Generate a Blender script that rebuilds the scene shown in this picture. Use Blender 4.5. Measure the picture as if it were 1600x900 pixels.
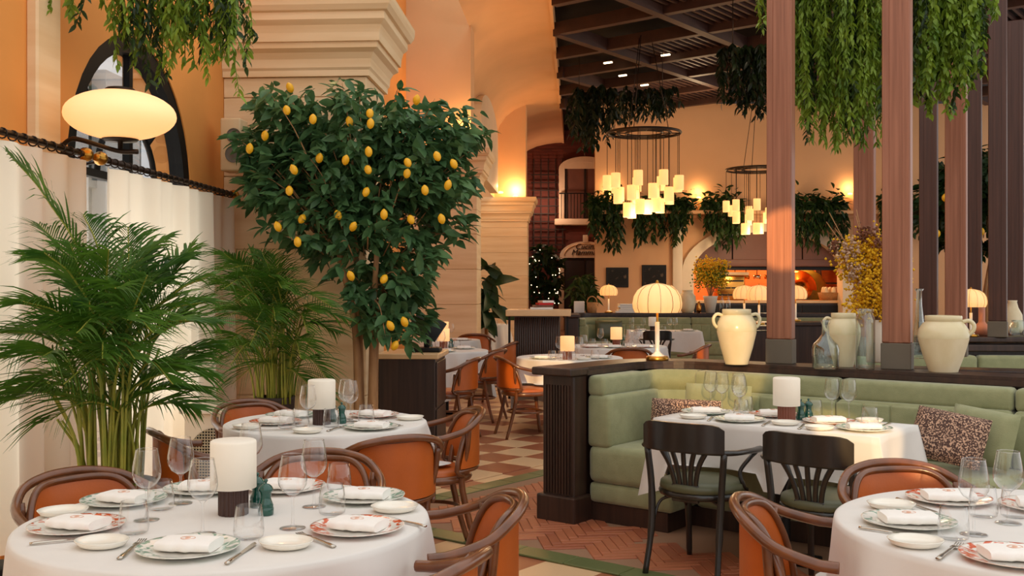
import bpy, bmesh, math, random
import numpy as np
from mathutils import Vector, Matrix, Euler
S = bpy.context.scene
for o in list(bpy.data.objects): bpy.data.objects.remove(o)
COL = S.collection
R = math.radians; PI = math.pi
rnd = random.Random(7)

# ------------------------------------------------------------------ camera, world, sun patch spots, exposure
CAMZ = 1.47; FPX = 1600.0
cd = bpy.data.cameras.new('camera'); cam = bpy.data.objects.new('camera', cd); COL.objects.link(cam)
cam.location = (0, 0, CAMZ); cam.rotation_euler = (PI/2, 0, 0)
cd.sensor_width = 36; cd.lens = 36; cd.clip_start = .05; cd.clip_end = 200
S.camera = cam
W = bpy.data.worlds.new('world'); S.world = W; W.use_nodes = True
W.node_tree.nodes['Background'].inputs[0].default_value = (1.0, .985, .96, 1)
W.node_tree.nodes['Background'].inputs[1].default_value = 0.85
S.view_settings.view_transform = 'Standard'; S.view_settings.look = 'None'
S.view_settings.gamma = 1; S.view_settings.use_curve_mapping = False
S.view_settings.exposure = 0.5

def light(name, kind, loc, energy, color, size=.1, rot=None, **k):
    l = bpy.data.lights.new(name, kind); l.energy = energy; l.color = color
    if kind == 'AREA': l.size = size; l.shape = 'RECTANGLE'; l.size_y = k.get('sy', size)
    elif kind == 'SUN': l.angle = size
    else: l.shadow_soft_size = size
    if kind == 'SPOT': l.spot_size = k.get('spot', 1.0); l.spot_blend = k.get('blend', .6)
    o = bpy.data.objects.new(name, l); COL.objects.link(o); o.location = loc
    if rot is not None: o.rotation_euler = rot
    if 'to' in k: o.rotation_euler = (Vector(k['to'])-Vector(loc)).to_track_quat('-Z', 'Y').to_euler()
    return o
SPOTC = (1, .62, .26)  # spot lamps added behind the camera stand in for low sun patches
for loc, to, en, sp in (((-.6, -5, 3.3), (1.34, 7.08, .90), 3600, 3.8), ((.4, -5, 3.9), (1.8, 6.75, 1.78), 9000, 2.0), ((-2.0, -3, 3.2), (.33, 10.3, .55), 4500, 3.0), ((.6, -4, 2.6), (1.75, 5.15, .70), 2600, 3.0)):
    light('sun_patch_spot', 'SPOT', loc, en, SPOTC, .03, to=to, spot=R(sp), blend=.25)

# ------------------------------------------------------------------ frames
def Pz(px, py, z):      # pixel on the horizontal plane at height z
    d = FPX*(CAMZ-z)/(py-450.0); return Vector(((px-800)/FPX*d, d, z))
def Pd(px, py, d): return Vector(((px-800)/FPX*d, d, CAMZ-(py-450)/FPX*d))
PSI = R(3.58)
def H(sx, sy, z=0): return Vector((sx*math.cos(PSI)+sy*math.sin(PSI), -sx*math.sin(PSI)+sy*math.cos(PSI), z))
TH = R(-38.5); BO = Vector((.386, 6.36, 0))
UU = Vector((math.cos(TH), math.sin(TH), 0)); VV = Vector((-math.sin(TH), math.cos(TH), 0))
def B(u, v, z=0): return BO+UU*u+VV*v+Vector((0, 0, z))

# ------------------------------------------------------------------ mesh builder
class MB:
    def __init__(s): s.v = []; s.f = []; s.s = []
    def add(s, vs, fs, smooth=False, M=None):
        n = len(s.v)
        s.v += [tuple(M@Vector(p)) if M else tuple(p) for p in vs]
        s.f += [tuple(i+n for i in f) for f in fs]; s.s += [smooth]*len(fs); return s
    def box(s, c, d, rz=0, M=None):
        x, y, z = d[0]/2, d[1]/2, d[2]/2
        vs = [(-x,-y,-z),(x,-y,-z),(x,y,-z),(-x,y,-z),(-x,-y,z),(x,-y,z),(x,y,z),(-x,y,z)]
        m = Matrix.Translation(c)@Matrix.Rotation(rz, 4, 'Z')
        if M: m = M@m
        return s.add(vs, [(0,3,2,1),(4,5,6,7),(0,1,5,4),(1,2,6,5),(2,3,7,6),(3,0,4,7)], False, m)
    def rbox(s, c, d, r=.02, rz=0, seg=2, M=None, smooth=True):
        bm = bmesh.new(); bmesh.ops.create_cube(bm, size=1)
        bmesh.ops.scale(bm, vec=d, verts=bm.verts)
        bmesh.ops.bevel(bm, geom=bm.edges[:], offset=min(r, min(d)*.49), segments=seg, profile=.5, affect='EDGES')
        bm.verts.index_update()
        m = Matrix.Translation(c)@Matrix.Rotation(rz, 4, 'Z')
        if M: m = M@m
        s.add([v.co.copy() for v in bm.verts], [[v.index for v in f.verts] for f in bm.faces], smooth, m); bm.free(); return s
    def lathe(s, prof, seg=24, c=(0,0,0), M=None, smooth=True, flute=0, fn=0):
        n = len(prof); vs = []; fs = []
        for i in range(seg):
            a = 2*PI*i/seg
            for r, z in prof:
                rr = r*(1+flute*math.cos(fn*a)) if flute else r
                vs.append((rr*math.cos(a)+c[0], rr*math.sin(a)+c[1], z+c[2]))
        for i in range(seg):
            j = (i+1) % seg
            for k in range(n-1): fs.append((i*n+k, j*n+k, j*n+k+1, i*n+k+1))
        return s.add(vs, fs, smooth, M)
    def tube(s, pts, r, seg=8, M=None, closed=False, smooth=True, flat=None):
        P = [Vector(p) for p in pts]; n = len(P); rs = r if isinstance(r, (list, tuple)) else [r]*n
        vs = []; fs = []; up = None
        for i in range(n):
            if closed: t = P[(i+1) % n]-P[i-1]
            else: t = P[min(i+1, n-1)]-P[max(i-1, 0)]
            if t.length < 1e-9: t = Vector((0, 0, 1))
            t.normalize()
            if up is None: up = Vector((0, 0, 1)) if abs(t.z) < .9 else Vector((0, 1, 0))
            a = t.cross(up)
            if a.length < 1e-6: a = t.cross(Vector((1, 0, 0)))
            a.normalize(); b = a.cross(t); up = b
            for k in range(seg):
                an = 2*PI*k/seg; ca, sa = math.cos(an)*rs[i], math.sin(an)*rs[i]
                if flat: ca *= flat[0]; sa *= flat[1]
                vs.append(P[i]+a*ca+b*sa)
        for i in range(n if closed else n-1):
            j = (i+1) % n
            for k in range(seg):
                l = (k+1) % seg; fs.append((i*seg+k, i*seg+l, j*seg+l, j*seg+k))
        if not closed: fs += [tuple(range(seg))[::-1], tuple((n-1)*seg+k for k in range(seg))]
        return s.add(vs, fs, smooth, M)
    def prism(s, poly, h, M=None, smooth=False):   # polygon in XY extruded in +Z
        n = len(poly); vs = [(x, y, 0) for x, y in poly]+[(x, y, h) for x, y in poly]
        fs = [tuple(range(n))[::-1], tuple(range(n, 2*n))]+[(i, (i+1) % n, (i+1) % n+n, i+n) for i in range(n)]
        return s.add(vs, fs, smooth, M)
    def grid(s, fn, nu, nv, M=None, smooth=True, closed=False):
        vs = [fn(i/(nu-(0 if closed else 1)), j/(nv-1)) for i in range(nu) for j in range(nv)]
        fs = [(i*nv+j, ((i+1) % nu)*nv+j, ((i+1) % nu)*nv+j+1, i*nv+j+1) for i in range(nu if closed else nu-1) for j in range(nv-1)]
        return s.add(vs, fs, smooth, M)
    def build(s, name, mat, parent=None, M=None):
        me = bpy.data.meshes.new(name); me.from_pydata(s.v, [], s.f)
        me.polygons.foreach_set('use_smooth', s.s); me.materials.append(mat); me.update()
        return link(name, me, parent, M)
def link(name, me, parent=None, M=None):
    o = bpy.data.objects.new(name, me); COL.objects.link(o)
    if M is not None: o.matrix_basis = M
    if parent: o.parent = parent
    return o
def tag(o, label=None, cat=None, group=None, kind=None):
    if label: o['label'] = label
    if cat: o['category'] = cat
    if group: o['group'] = group
    if kind: o['kind'] = kind
    return o
def empty(name, label, cat, loc=(0,0,0), rz=0, group=None):
    o = bpy.data.objects.new(name, None); COL.objects.link(o); o.empty_display_size = .1
    o.location = loc; o.rotation_euler = (0, 0, rz); return tag(o, label, cat, group)
def struct(name, mb, mat): return tag(mb.build(name, mat), kind='structure')
def dup(root, loc, rz=0, label=None, group=None, parent=None, scale=None):
    r = root.copy(); COL.objects.link(r)
    if parent is None:
        r.location = loc; r.rotation_euler = (0, 0, rz)
        if scale: r.scale = (scale,)*3
        if label: r['label'] = label
        if group: r['group'] = group
    else: r.parent = parent
    for ch in KIDS.get(root.name, ()): dup(ch, None, parent=r)
    return r
KIDS = {}
def reg(root):   # remember the children of a finished prototype (fast lookup for copies)
    KIDS[root.name] = [o for o in bpy.data.objects if o.parent == root]
    for c in KIDS[root.name]: KIDS[c.name] = [o for o in bpy.data.objects if o.parent == c]
    return root
class Proto:     # first placement uses the prototype itself, later ones copies
    def __init__(s, fn): s.fn = fn; s.root = None
    def put(s, loc, rz=0, label=None, group=None, scale=None):
        if s.root is None:
            s.root = reg(s.fn()); o = s.root
            o.location = loc; o.rotation_euler = (0, 0, rz)
            o.scale = (scale or 1,)*3
            if label: o['label'] = label
            if group: o['group'] = group
            return o
        o = dup(s.root, loc, rz, label, group, None, scale or 1)
        return o
def spline(pts, n=6, closed=False):
    P = [Vector(p) for p in pts]; out = []; m = len(P)
    for i in range(m if closed else m-1):
        p0 = P[i-1] if (closed or i) else P[0]*2-P[1]; p1 = P[i]; p2 = P[(i+1) % m]
        p3 = P[(i+2) % m] if (closed or i+2 < m) else P[-1]*2-P[-2]
        for k in range(n):
            t = k/n
            out.append(.5*((2*p1)+(p2-p0)*t+(2*p0-5*p1+4*p2-p3)*t*t+(3*p1-p0-3*p2+p3)*t**3))
    if not closed: out.append(P[-1])
    return out

# ------------------------------------------------------------------ materials
def srgb(r, g=None, b=None):
    if g is None: r, g, b = r
    f = lambda c: (c/255)/12.92 if c/255 <= .04045 else (((c/255)+.055)/1.055)**2.4
    return (f(r), f(g), f(b), 1)
def mat(name, col, rough=.5, metal=0, var=0, scale=(8,8,8), bump=0, bscale=None, spec=.5, col2=None, detail=4, sheen=0, emit=0, ecol=None, trans=0, contrast=(.3,.7), coat=0):
    m = bpy.data.materials.new(name); m.use_nodes = True; nt = m.node_tree; N = nt.nodes; L = nt.links
    b = N['Principled BSDF']; c = srgb(col) if max(col) > 1.01 else (*col, 1)
    b.inputs['Base Color'].default_value = c; b.inputs['Roughness'].default_value = rough
    b.inputs['Metallic'].default_value = metal; b.inputs['Specular IOR Level'].default_value = spec
    if sheen: b.inputs['Sheen Weight'].default_value = sheen
    if coat: b.inputs['Coat Weight'].default_value = coat; b.inputs['Coat Roughness'].default_value = .15
    if emit:
        b.inputs['Emission Color'].default_value = srgb(ecol) if ecol else c; b.inputs['Emission Strength'].default_value = emit
    if trans: b.inputs['Transmission Weight'].default_value = trans
    if var or bump or col2:
        tc = N.new('ShaderNodeTexCoord'); mp = N.new('ShaderNodeMapping'); mp.inputs['Scale'].default_value = scale
        L.new(tc.outputs['Object'], mp.inputs['Vector'])
        nz = N.new('ShaderNodeTexNoise'); nz.inputs['Scale'].default_value = 1; nz.inputs['Detail'].default_value = detail
        L.new(mp.outputs[0], nz.inputs['Vector'])
        if var or col2:
            rp = N.new('ShaderNodeValToRGB'); e = rp.color_ramp.elements
            e[0].position, e[1].position = contrast
            c2 = srgb(col2) if col2 else tuple(min(1, x*(1+var)) for x in c[:3])+(1,)
            c1 = c if col2 else tuple(x*(1-var) for x in c[:3])+(1,)
            e[0].color = c1; e[1].color = c2
            L.new(nz.outputs['Fac'], rp.inputs[0]); L.new(rp.outputs[0], b.inputs['Base Color'])
        if bump:
            src = nz
            if bscale:
                src = N.new('ShaderNodeTexNoise'); src.inputs['Scale'].default_value = bscale; src.inputs['Detail'].default_value = 3
                L.new(tc.outputs['Object'], src.inputs['Vector'])
            bp = N.new('ShaderNodeBump'); bp.inputs['Strength'].default_value = bump; bp.inputs['Distance'].default_value = .02
            L.new(src.outputs['Fac'], bp.inputs['Height']); L.new(bp.outputs[0], b.inputs['Normal'])
    return m
def leafmat(name, c1, c2, scale=3, rough=.45):
    m = mat(name, c1, rough, col2=c2, scale=(scale,)*3, spec=.4)
    nt = m.node_tree; b = nt.nodes['Principled BSDF']; out = nt.nodes['Material Output']
    tr = nt.nodes.new('ShaderNodeBsdfTranslucent'); mx = nt.nodes.new('ShaderNodeMixShader'); mx.inputs[0].default_value = .28
    cr = nt.nodes['Color Ramp']; nt.links.new(cr.outputs[0], tr.inputs[0])
    nt.links.new(b.outputs[0], mx.inputs[1]); nt.links.new(tr.outputs[0], mx.inputs[2]); nt.links.new(mx.outputs[0], out.inputs[0])
    return m
def glassmat(name, tint=(1,1,1), ior=1.5, boost=1.0):
    m = bpy.data.materials.new(name); m.use_nodes = True; nt = m.node_tree; nt.nodes.remove(nt.nodes['Principled BSDF'])
    t = nt.nodes.new('ShaderNodeBsdfTransparent'); t.inputs[0].default_value = (*tint, 1)
    g = nt.nodes.new('ShaderNodeBsdfGlossy'); g.inputs['Roughness'].default_value = .02
    f = nt.nodes.new('ShaderNodeLayerWeight'); f.inputs[0].default_value = .5
    pw = nt.nodes.new('ShaderNodeMath'); pw.operation = 'POWER'; pw.inputs[1].default_value = 2.2; nt.links.new(f.outputs['Facing'], pw.inputs[0])
    mm = nt.nodes.new('ShaderNodeMath'); mm.operation = 'MULTIPLY_ADD'; mm.inputs[1].default_value = .8*boost; mm.inputs[2].default_value = .06*boost; mm.use_clamp = True
    mx = nt.nodes.new('ShaderNodeMixShader'); L = nt.links
    L.new(pw.outputs[0], mm.inputs[0]); L.new(mm.outputs[0], mx.inputs[0]); L.new(t.outputs[0], mx.inputs[1]); L.new(g.outputs[0], mx.inputs[2])
    L.new(mx.outputs[0], nt.nodes['Material Output'].inputs[0]); return m
def shademat(name, col, trl, emit=0, ecol=None):   # cloth or opal lamp shade: diffuse + translucent + own light
    m = mat(name, col, .7, emit=emit, ecol=ecol); nt = m.node_tree; b = nt.nodes['Principled BSDF']
    tr = nt.nodes.new('ShaderNodeBsdfTranslucent'); tr.inputs[0].default_value = srgb(col)
    mx = nt.nodes.new('ShaderNodeMixShader'); mx.inputs[0].default_value = trl
    nt.links.new(b.outputs[0], mx.inputs[1]); nt.links.new(tr.outputs[0], mx.inputs[2]); nt.links.new(mx.outputs[0], nt.nodes['Material Output'].inputs[0]); return m
def platemat(name, c, scale):   # white china with a painted rim
    m = mat(name, (240,236,228), .12, spec=.6); nt = m.node_tree; N = nt.nodes; L = nt.links; b = N['Principled BSDF']
    tc = N.new('ShaderNodeTexCoord'); sp = N.new('ShaderNodeVectorMath'); sp.operation = 'MULTIPLY'; sp.inputs[1].default_value = (1,1,0)
    ln = N.new('ShaderNodeVectorMath'); ln.operation = 'LENGTH'; L.new(tc.outputs['Object'], sp.inputs[0]); L.new(sp.outputs[0], ln.inputs[0])
    r1 = N.new('ShaderNodeMapRange'); r1.inputs[1].default_value = .085; r1.inputs[2].default_value = .1; L.new(ln.outputs['Value'], r1.inputs[0])
    r2 = N.new('ShaderNodeMapRange'); r2.inputs[1].default_value = .139; r2.inputs[2].default_value = .136; L.new(ln.outputs['Value'], r2.inputs[0])
    nz = N.new('ShaderNodeTexNoise'); nz.inputs['Scale'].default_value = scale; nz.inputs['Detail'].default_value = 3; nz.inputs['Distortion'].default_value = 1.6
    L.new(tc.outputs['Object'], nz.inputs['Vector'])
    r3 = N.new('ShaderNodeMapRange'); r3.inputs[1].default_value = .5; r3.inputs[2].default_value = .58; L.new(nz.outputs['Fac'], r3.inputs[0])
    m1 = N.new('ShaderNodeMath'); m1.operation = 'MULTIPLY'; L.new(r1.outputs[0], m1.inputs[0]); L.new(r2.outputs[0], m1.inputs[1])
    m2 = N.new('ShaderNodeMath'); m2.operation = 'MULTIPLY'; L.new(m1.outputs[0], m2.inputs[0]); L.new(r3.outputs[0], m2.inputs[1])
    mx = N.new('ShaderNodeMix'); mx.data_type = 'RGBA'; L.new(m2.outputs[0], mx.inputs[0]); mx.inputs[6].default_value = srgb(240,236,226); mx.inputs[7].default_value = srgb(c)
    L.new(mx.outputs[2], b.inputs['Base Color']); return m
def checkmat(name):
    m = mat(name, (190,150,110), .35); nt = m.node_tree; N = nt.nodes; L = nt.links
    tc = N.new('ShaderNodeTexCoord'); mp = N.new('ShaderNodeMapping'); mp.vector_type = 'POINT'
    mp.inputs['Rotation'].default_value = (0, 0, -TH)
    ox = BO.x*UU.x+BO.y*UU.y; oy = BO.x*VV.x+BO.y*VV.y
    mp.inputs['Location'].default_value = (-ox, -oy, 0.003)
    ck = N.new('ShaderNodeTexChecker'); ck.inputs['Scale'].default_value = 1/TILE
    ck.inputs[1].default_value = srgb(CREAM); ck.inputs[2].default_value = srgb(TERRA)
    L.new(tc.outputs['Object'], mp.inputs[0]); L.new(mp.outputs[0], ck.inputs[0]); L.new(ck.outputs[0], N['Principled BSDF'].inputs['Base Color']); return m
TILE = .36; CREAM = (222,184,140); TERRA = (158,94,64)
M_ = dict(
 wall=mat('ochre_stucco', (226,150,72), .85, var=.06, scale=(1.5,1.5,1.5), bump=.05, bscale=40),
 vault=mat('vault_plaster', (224,180,132), .9, var=.05, scale=(1,1,1)),
 stone=mat('travertine', (226,190,142), .6, col2=(242,214,172), scale=(.8,.8,9), bump=.06, detail=6),
 peach=mat('peach_plaster', (214,166,122), .85, var=.05, scale=(.7,.7,.7)),
 pale=mat('pale_trim', (226,208,180), .6, var=.04, scale=(3,3,3)),
 brick=mat('dark_red_brick', (96,46,36), .8, var=.25, scale=(2,2,8)),
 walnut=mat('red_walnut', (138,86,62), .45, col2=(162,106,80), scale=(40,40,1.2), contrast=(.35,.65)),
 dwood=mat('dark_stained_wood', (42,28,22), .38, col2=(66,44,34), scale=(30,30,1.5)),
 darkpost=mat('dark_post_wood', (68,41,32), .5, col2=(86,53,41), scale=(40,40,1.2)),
 ceilw=mat('ceiling_dark_wood', (60,34,27), .6, var=.2, scale=(5,5,5)),
 bent=mat('bentwood_brown', (92,51,25), .3, col2=(122,70,36), scale=(14,14,14), coat=.4),
 leather=mat('tan_leather', (180,88,24), .4, var=.1, scale=(6,6,6), bump=.04, bscale=120),
 black=mat('black_lacquer_wood', (30,26,22), .3, var=.25, scale=(20,20,2), coat=.3),
 olive=mat('olive_leather', (84,86,60), .4, var=.06),
 sage=mat('sage_fabric', (138,142,102), .85, col2=(152,154,114), scale=(14,14,14), bump=.15, bscale=180, sheen=.3),
 cloth=mat('white_linen', (224,220,214), .75, var=.02, scale=(10,10,10), bump=.03, bscale=300, sheen=.15),
 napkin=mat('white_napkin', (244,240,234), .8, bump=.06, bscale=200),
 white=mat('white_china', (242,236,222), .15, spec=.6),
 plate_o=platemat('orange_rim_china', (214,96,56), 26), plate_g=platemat('green_rim_china', (140,170,150), 24),
 steel=mat('polished_steel', (200,192,180), .18, metal=1),
 brass=mat('brass', (190,140,60), .28, metal=1), darkmetal=mat('bronze_iron', (52,40,32), .4, metal=.7),
 glass=glassmat('clear_glass', (1,1,1), 1.5, 1.15), gglass=glassmat('green_tinted_glass', (.93,.97,.945), 1.5, 1.3),
 pane=glassmat('window_pane', (.9,.92,.94), 1.5, .9),
 shade=shademat('white_cloth_shade', (240,234,222), .3, .12, (255,240,220)),
 litshade=shademat('lit_cloth_shade', (250,226,186), .3, .45, (255,205,140)),
 dome=shademat('pleated_dome_shade', (244,220,180), .3, .3, (255,196,120)),
 opal=shademat('opal_globe', (250,224,184), .2, .5, (255,200,132)),
 lampbase=mat('ribbed_lamp_base', (62,36,28), .5), lampred=mat('ribbed_red_base', (122,68,50), .5),
 mill=mat('green_mill', (14,74,62), .15, coat=.6),
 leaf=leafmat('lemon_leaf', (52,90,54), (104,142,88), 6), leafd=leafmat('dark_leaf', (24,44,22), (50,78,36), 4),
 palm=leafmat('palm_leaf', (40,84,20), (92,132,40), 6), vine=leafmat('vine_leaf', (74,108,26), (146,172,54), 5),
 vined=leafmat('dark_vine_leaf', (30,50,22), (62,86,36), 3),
 stemg=mat('palm_stem', (128,142,44), .5, col2=(168,160,60), scale=(8,8,8)),
 bark=mat('lemon_bark', (146,104,66), .8, col2=(186,140,92), scale=(20,20,4), bump=.3),
 lemon=mat('lemon_skin', (240,178,22), .45, bump=.08, bscale=90),
 cream=mat('cream_tile', CREAM, .3, var=.05, scale=(2,2,2)), terra=mat('terracotta_tile', TERRA, .3, var=.10, scale=(2,2,2)),
 green=mat('green_border_tile', (98,106,64), .35, var=.08, scale=(3,3,3)),
 grout=mat('grout', (150,112,84), .8),
 brickA=mat('terracotta_brick', (176,104,70), .45, var=.14, scale=(5,5,5)), brickB=mat('terracotta_brick_dark', (160,90,60), .45, var=.14, scale=(5,5,5)),
 curtain=shademat('cream_curtain', (250,238,216), .4),
 ceramic=mat('cream_ceramic', (222,202,160), .4, col2=(236,220,186), scale=(9,9,5), bump=.05), ceramic2=mat('cream_ceramic_glaze', (212,198,156), .2, col2=(228,214,176), scale=(7,7,7)),
 grey=mat('grey_plinth', (104,94,80), .6, var=.05),
 floral=mat('floral_brocade', (74,50,42), .8, col2=(206,168,140), scale=(120,120,120), contrast=(.5,.58)),
 yellow=mat('yellow_mimosa', (238,186,22), .8, var=.2, scale=(20,20,20)), pampas=mat('dried_pampas', (196,164,136), .9, var=.15, scale=(20,20,20)), dried=mat('dried_brown_bloom', (128,82,58), .9, var=.2, scale=(20,20,20)),
 navy=mat('exterior_dark_glass', (34,42,52), .2), ext=mat('exterior_white_render', (226,230,232), .8), extg=mat('exterior_grey', (120,128,134), .7),
 kit=mat('kitchen_orange_tile', (218,128,66), .5, var=.12, scale=(6,6,30)), panel=mat('mauve_brown_panel', (112,74,62), .6, var=.08, scale=(2,2,2)),
 slab=mat('marble_slab', (222,184,136), .3, var=.08, scale=(3,12,3)), gold=mat('copper_gold', (206,140,64), .2, metal=1), moss=mat('oven_green_tile', (120,104,32), .45, var=.15, scale=(20,20,20)),
 red=mat('red_paper', (196,24,22), .6), paper=mat('white_paper', (232,228,222), .7), pink=mat('pink_ceramic', (206,140,112), .5),
 blackp=mat('black_plastic', (16,14,14), .5, spec=.3), art=mat('dark_still_life', (10,8,7), .8, col2=(110,92,74), scale=(7,7,7), contrast=(.58,.8)),
 wick=mat('wicker', (166,118,72), .8, var=.2, scale=(30,30,30)), potw=mat('white_pot', (226,214,196), .5), potd=mat('dark_pot', (58,44,36), .6),
 beige=mat('beige_speaker', (222,192,148), .6), conegrey=mat('speaker_cone', (110,100,88), .6), meshg=mat('grille_mesh', (190,176,150), .5),
 lightstrip=mat('led_strip', (255,230,190), .5, emit=3.5, ecol=(255,226,180)), flame=mat('uplight_lens', (255,190,90), .4, emit=12, ecol=(255,170,60)),
 vinek=leafmat('shadow_vine_leaf', (14,26,12), (30,46,20), 3), frameb=mat('black_window_frame', (9,9,9), .6, spec=.2), ceilb=mat('ceiling_black', (16,10,8), .8, spec=.2),  # dimness under the ceiling is put into the shadow vine leaf colour
 lattice=mat('lattice_wood', (34,22,18), .7))
M_['checker'] = checkmat('checker_floor')

# ================================================================== the setting
# floor: base slab, checker tiles, green border, herringbone bricks
fl = MB().box((2, 18, -.06), (26, 50, .11)); floor = struct('floor', fl, M_['checker'])
BU, BV, GW = -1.13, -.62, .16          # inner corner of the green border in booth coordinates
def uv_of(p): q = p-BO; return q.x*UU.x+q.y*UU.y, q.x*VV.x+q.y*VV.y
def px_of(p):
    if p.y < .3: return None
    return 800+FPX*p.x/p.y, 450-FPX*(p.z-CAMZ)/p.y
M_uv = Matrix.Translation(BO)@Matrix.Rotation(TH, 4, 'Z')
ts = TILE-.004
tile_me = {}
for k, mm in ((0, 'terra'), (1, 'cream')):
    o = MB().rbox((0, 0, 0), (ts, ts, .012), .003, seg=1, smooth=False).build('tile', M_[mm]); tile_me[k] = o.data; bpy.data.objects.remove(o)
cells = []
for i in range(-40, 40):
    for j in range(-40, 40):
        u, v = (i+.5)*TILE, (j+.5)*TILE
        if u > BU-GW-TILE*.5 and v > BV-GW-TILE*.5: continue
        p = B(u, v); q = px_of(p)
        if q and -150 < q[0] < 1750 and q[1] < 1040 and p.y < 10.8:
            w = (0 if 540 < q[0] < 1080 else 3)+p.y*.3
            cells.append((w, i, j))
cells.sort(); far = MB()
for n, (w, i, j) in enumerate(cells):
    if n < 300: link('floor_tile', tile_me[(i+j) % 2], floor, Matrix.Translation(B((i+.5)*TILE, (j+.5)*TILE, 0))@Matrix.Rotation(TH, 4, 'Z'))
ground = MB()
ground.box(((BU+7)/2, (BV+6)/2, -.002), (7-BU, 6-BV, .008), M=M_uv)
ground.build('brick_bed', M_['grout'], floor)
def strip(u0, u1, v0, v1):
    n = max(1, round(max(u1-u0, v1-v0)/.36))
    for k in range(n):
        a, b = k/n, (k+1)/n
        if u1-u0 > v1-v0: c, d = ((u0+(u1-u0)*(a+b)/2, (v0+v1)/2, .001), ((u1-u0)/n-.004, v1-v0, .012))
        else: c, d = (((u0+u1)/2, v0+(v1-v0)*(a+b)/2, .001), (u1-u0, (v1-v0)/n-.004, .012))
        MB().rbox(c, d, .003, seg=1, smooth=False, M=M_uv).build('border_tile', M_['green'], floor)
strip(BU-GW, 4.0, BV-GW, BV); strip(BU-GW, BU, BV, 5.2)
# herringbone
bl, bw = .24, .06; bme = []
for mm in ('brickA', 'brickB', 'brickA'):
    o = MB().rbox((0, 0, 0), (bl-.004, bw-.004, .014), .003, seg=1, smooth=False).build('brick', M_[mm]); bme.append(o.data); bpy.data.objects.remove(o)
br = []
for i in range(-40, 90):
    for j in range(-40, 60):
        # 45 degree herringbone from L pairs
        for k in (0, 1):
            s, t = (i*bw*1.0, j*bl*2*.5)
            x = i*bw+(j*bl); y = i*bw-(j*bl)
            if k == 0: c = (x+bl/2, y+bw/2); ang = 0
            else: c = (x+bw/2, y+bw+bl/2); ang = PI/2
            ca = math.cos(PI/4); u = c[0]*ca-c[1]*ca+BU; v = c[0]*ca+c[1]*ca+BV
            if u < BU+.09 or v < BV+.09 or u > 3.4 or v > 3: continue
            if u > .62 and v > -.1 : continue
            if u > .0 and v > .15: continue
            br.append((u, v, ang+PI/4))
vis = []; seen = set()
for u, v, a in br:
    key = (round(u*200), round(v*200), round(a, 2))
    if key in seen: continue
    seen.add(key); p = B(u, v); q = px_of(p)
    if q and -20 < q[0] < 1640 and q[1] < 960: vis.append((p.y+(2 if q[0] > 1240 or q[0] < 600 else 0), u, v, a))
vis.sort(); rest = MB()
for n, (d, u, v, a) in enumerate(vis):
    mtx = Matrix.Translation(B(u, v, .0025))@Matrix.Rotation(TH+a, 4, 'Z')
    if n < 300: link('brick', bme[n*7 % 3], floor, mtx)
    else: rest.box((0, 0, 0), (bl-.004, bw-.004, .014), M=mtx)
if rest.v: tag(rest.build('brick_paving', M_['brickA'], floor), kind='stuff')

# ---- left wall with arched windows (hall frame: x across, y along the wall)
HM = Matrix.Rotation(-PSI, 4, 'Z')
WX = -3.0
def arch_pts(y0, y1, zs, n=20, rise=None):
    c, r = (y0+y1)/2, (y1-y0)/2; rz = rise or r
    return [(c-r*math.cos(PI*k/n), zs+rz*math.sin(PI*k/n)) for k in range(n+1)]
def arch_wall(mb, y0, y1, a0, a1, zs, zt, x, th, zb=0.0, rise=None, n=20):
    P = arch_pts(a0, a1, zs, n, rise); V = []; F = []
    for X in (x, x-th):
        base = len(V)
        V += [(X, y0, zb), (X, a0, zb), (X, a0, zs), (X, y0, zs), (X, y0, zt), (X, a1, zb), (X, y1, zb), (X, y1, zs), (X, a1, zs), (X, y1, zt)]
        F += [(base, base+1, base+2, base+3), (base+5, base+6, base+7, base+8)]
        ab = len(V); V += [(X, p[0], p[1]) for p in P]; tb = len(V); V += [(X, p[0], zt) for p in P]
        for k in range(n): F.append((ab+k, ab+k+1, tb+k+1, tb+k))
        F += [(base+3, base+2, tb, base+4), (base+8, base+7, base+9, tb+n)]
    R_ = [(a0, zb)]+P+[(a1, zb)]; rb = len(V)
    for p in R_: V += [(x, p[0], p[1]), (x-th, p[0], p[1])]
    for k in range(len(R_)-1): F.append((rb+2*k, rb+2*k+2, rb+2*k+3, rb+2*k+1))
    mb.add(V, F, False, HM)
wl = MB()
WIN = [(0.55, 2.5), (3.22, 5.17), (5.87, 7.82)]
ends = [(-3.0, 2.86), (2.86, 5.52), (5.52, 8.55)]
for (a0, a1), (y0, y1) in zip(WIN, ends): arch_wall(wl, y0, y1, a0, a1, 2.2, 4.6, WX, .3)
wl.box((WX-.15, 13.5, 3.5), (.3, 9.9, 7), M=HM)
struct('wall_left', wl, M_['wall'])
for k, y in enumerate((2.86, 5.55)):
    struct('trim_%d' % (k+1), MB().rbox((WX+.03, y, 2.3), (.07, .26, 4.6), .012, M=HM, seg=1, smooth=False), M_['stone'])
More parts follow.
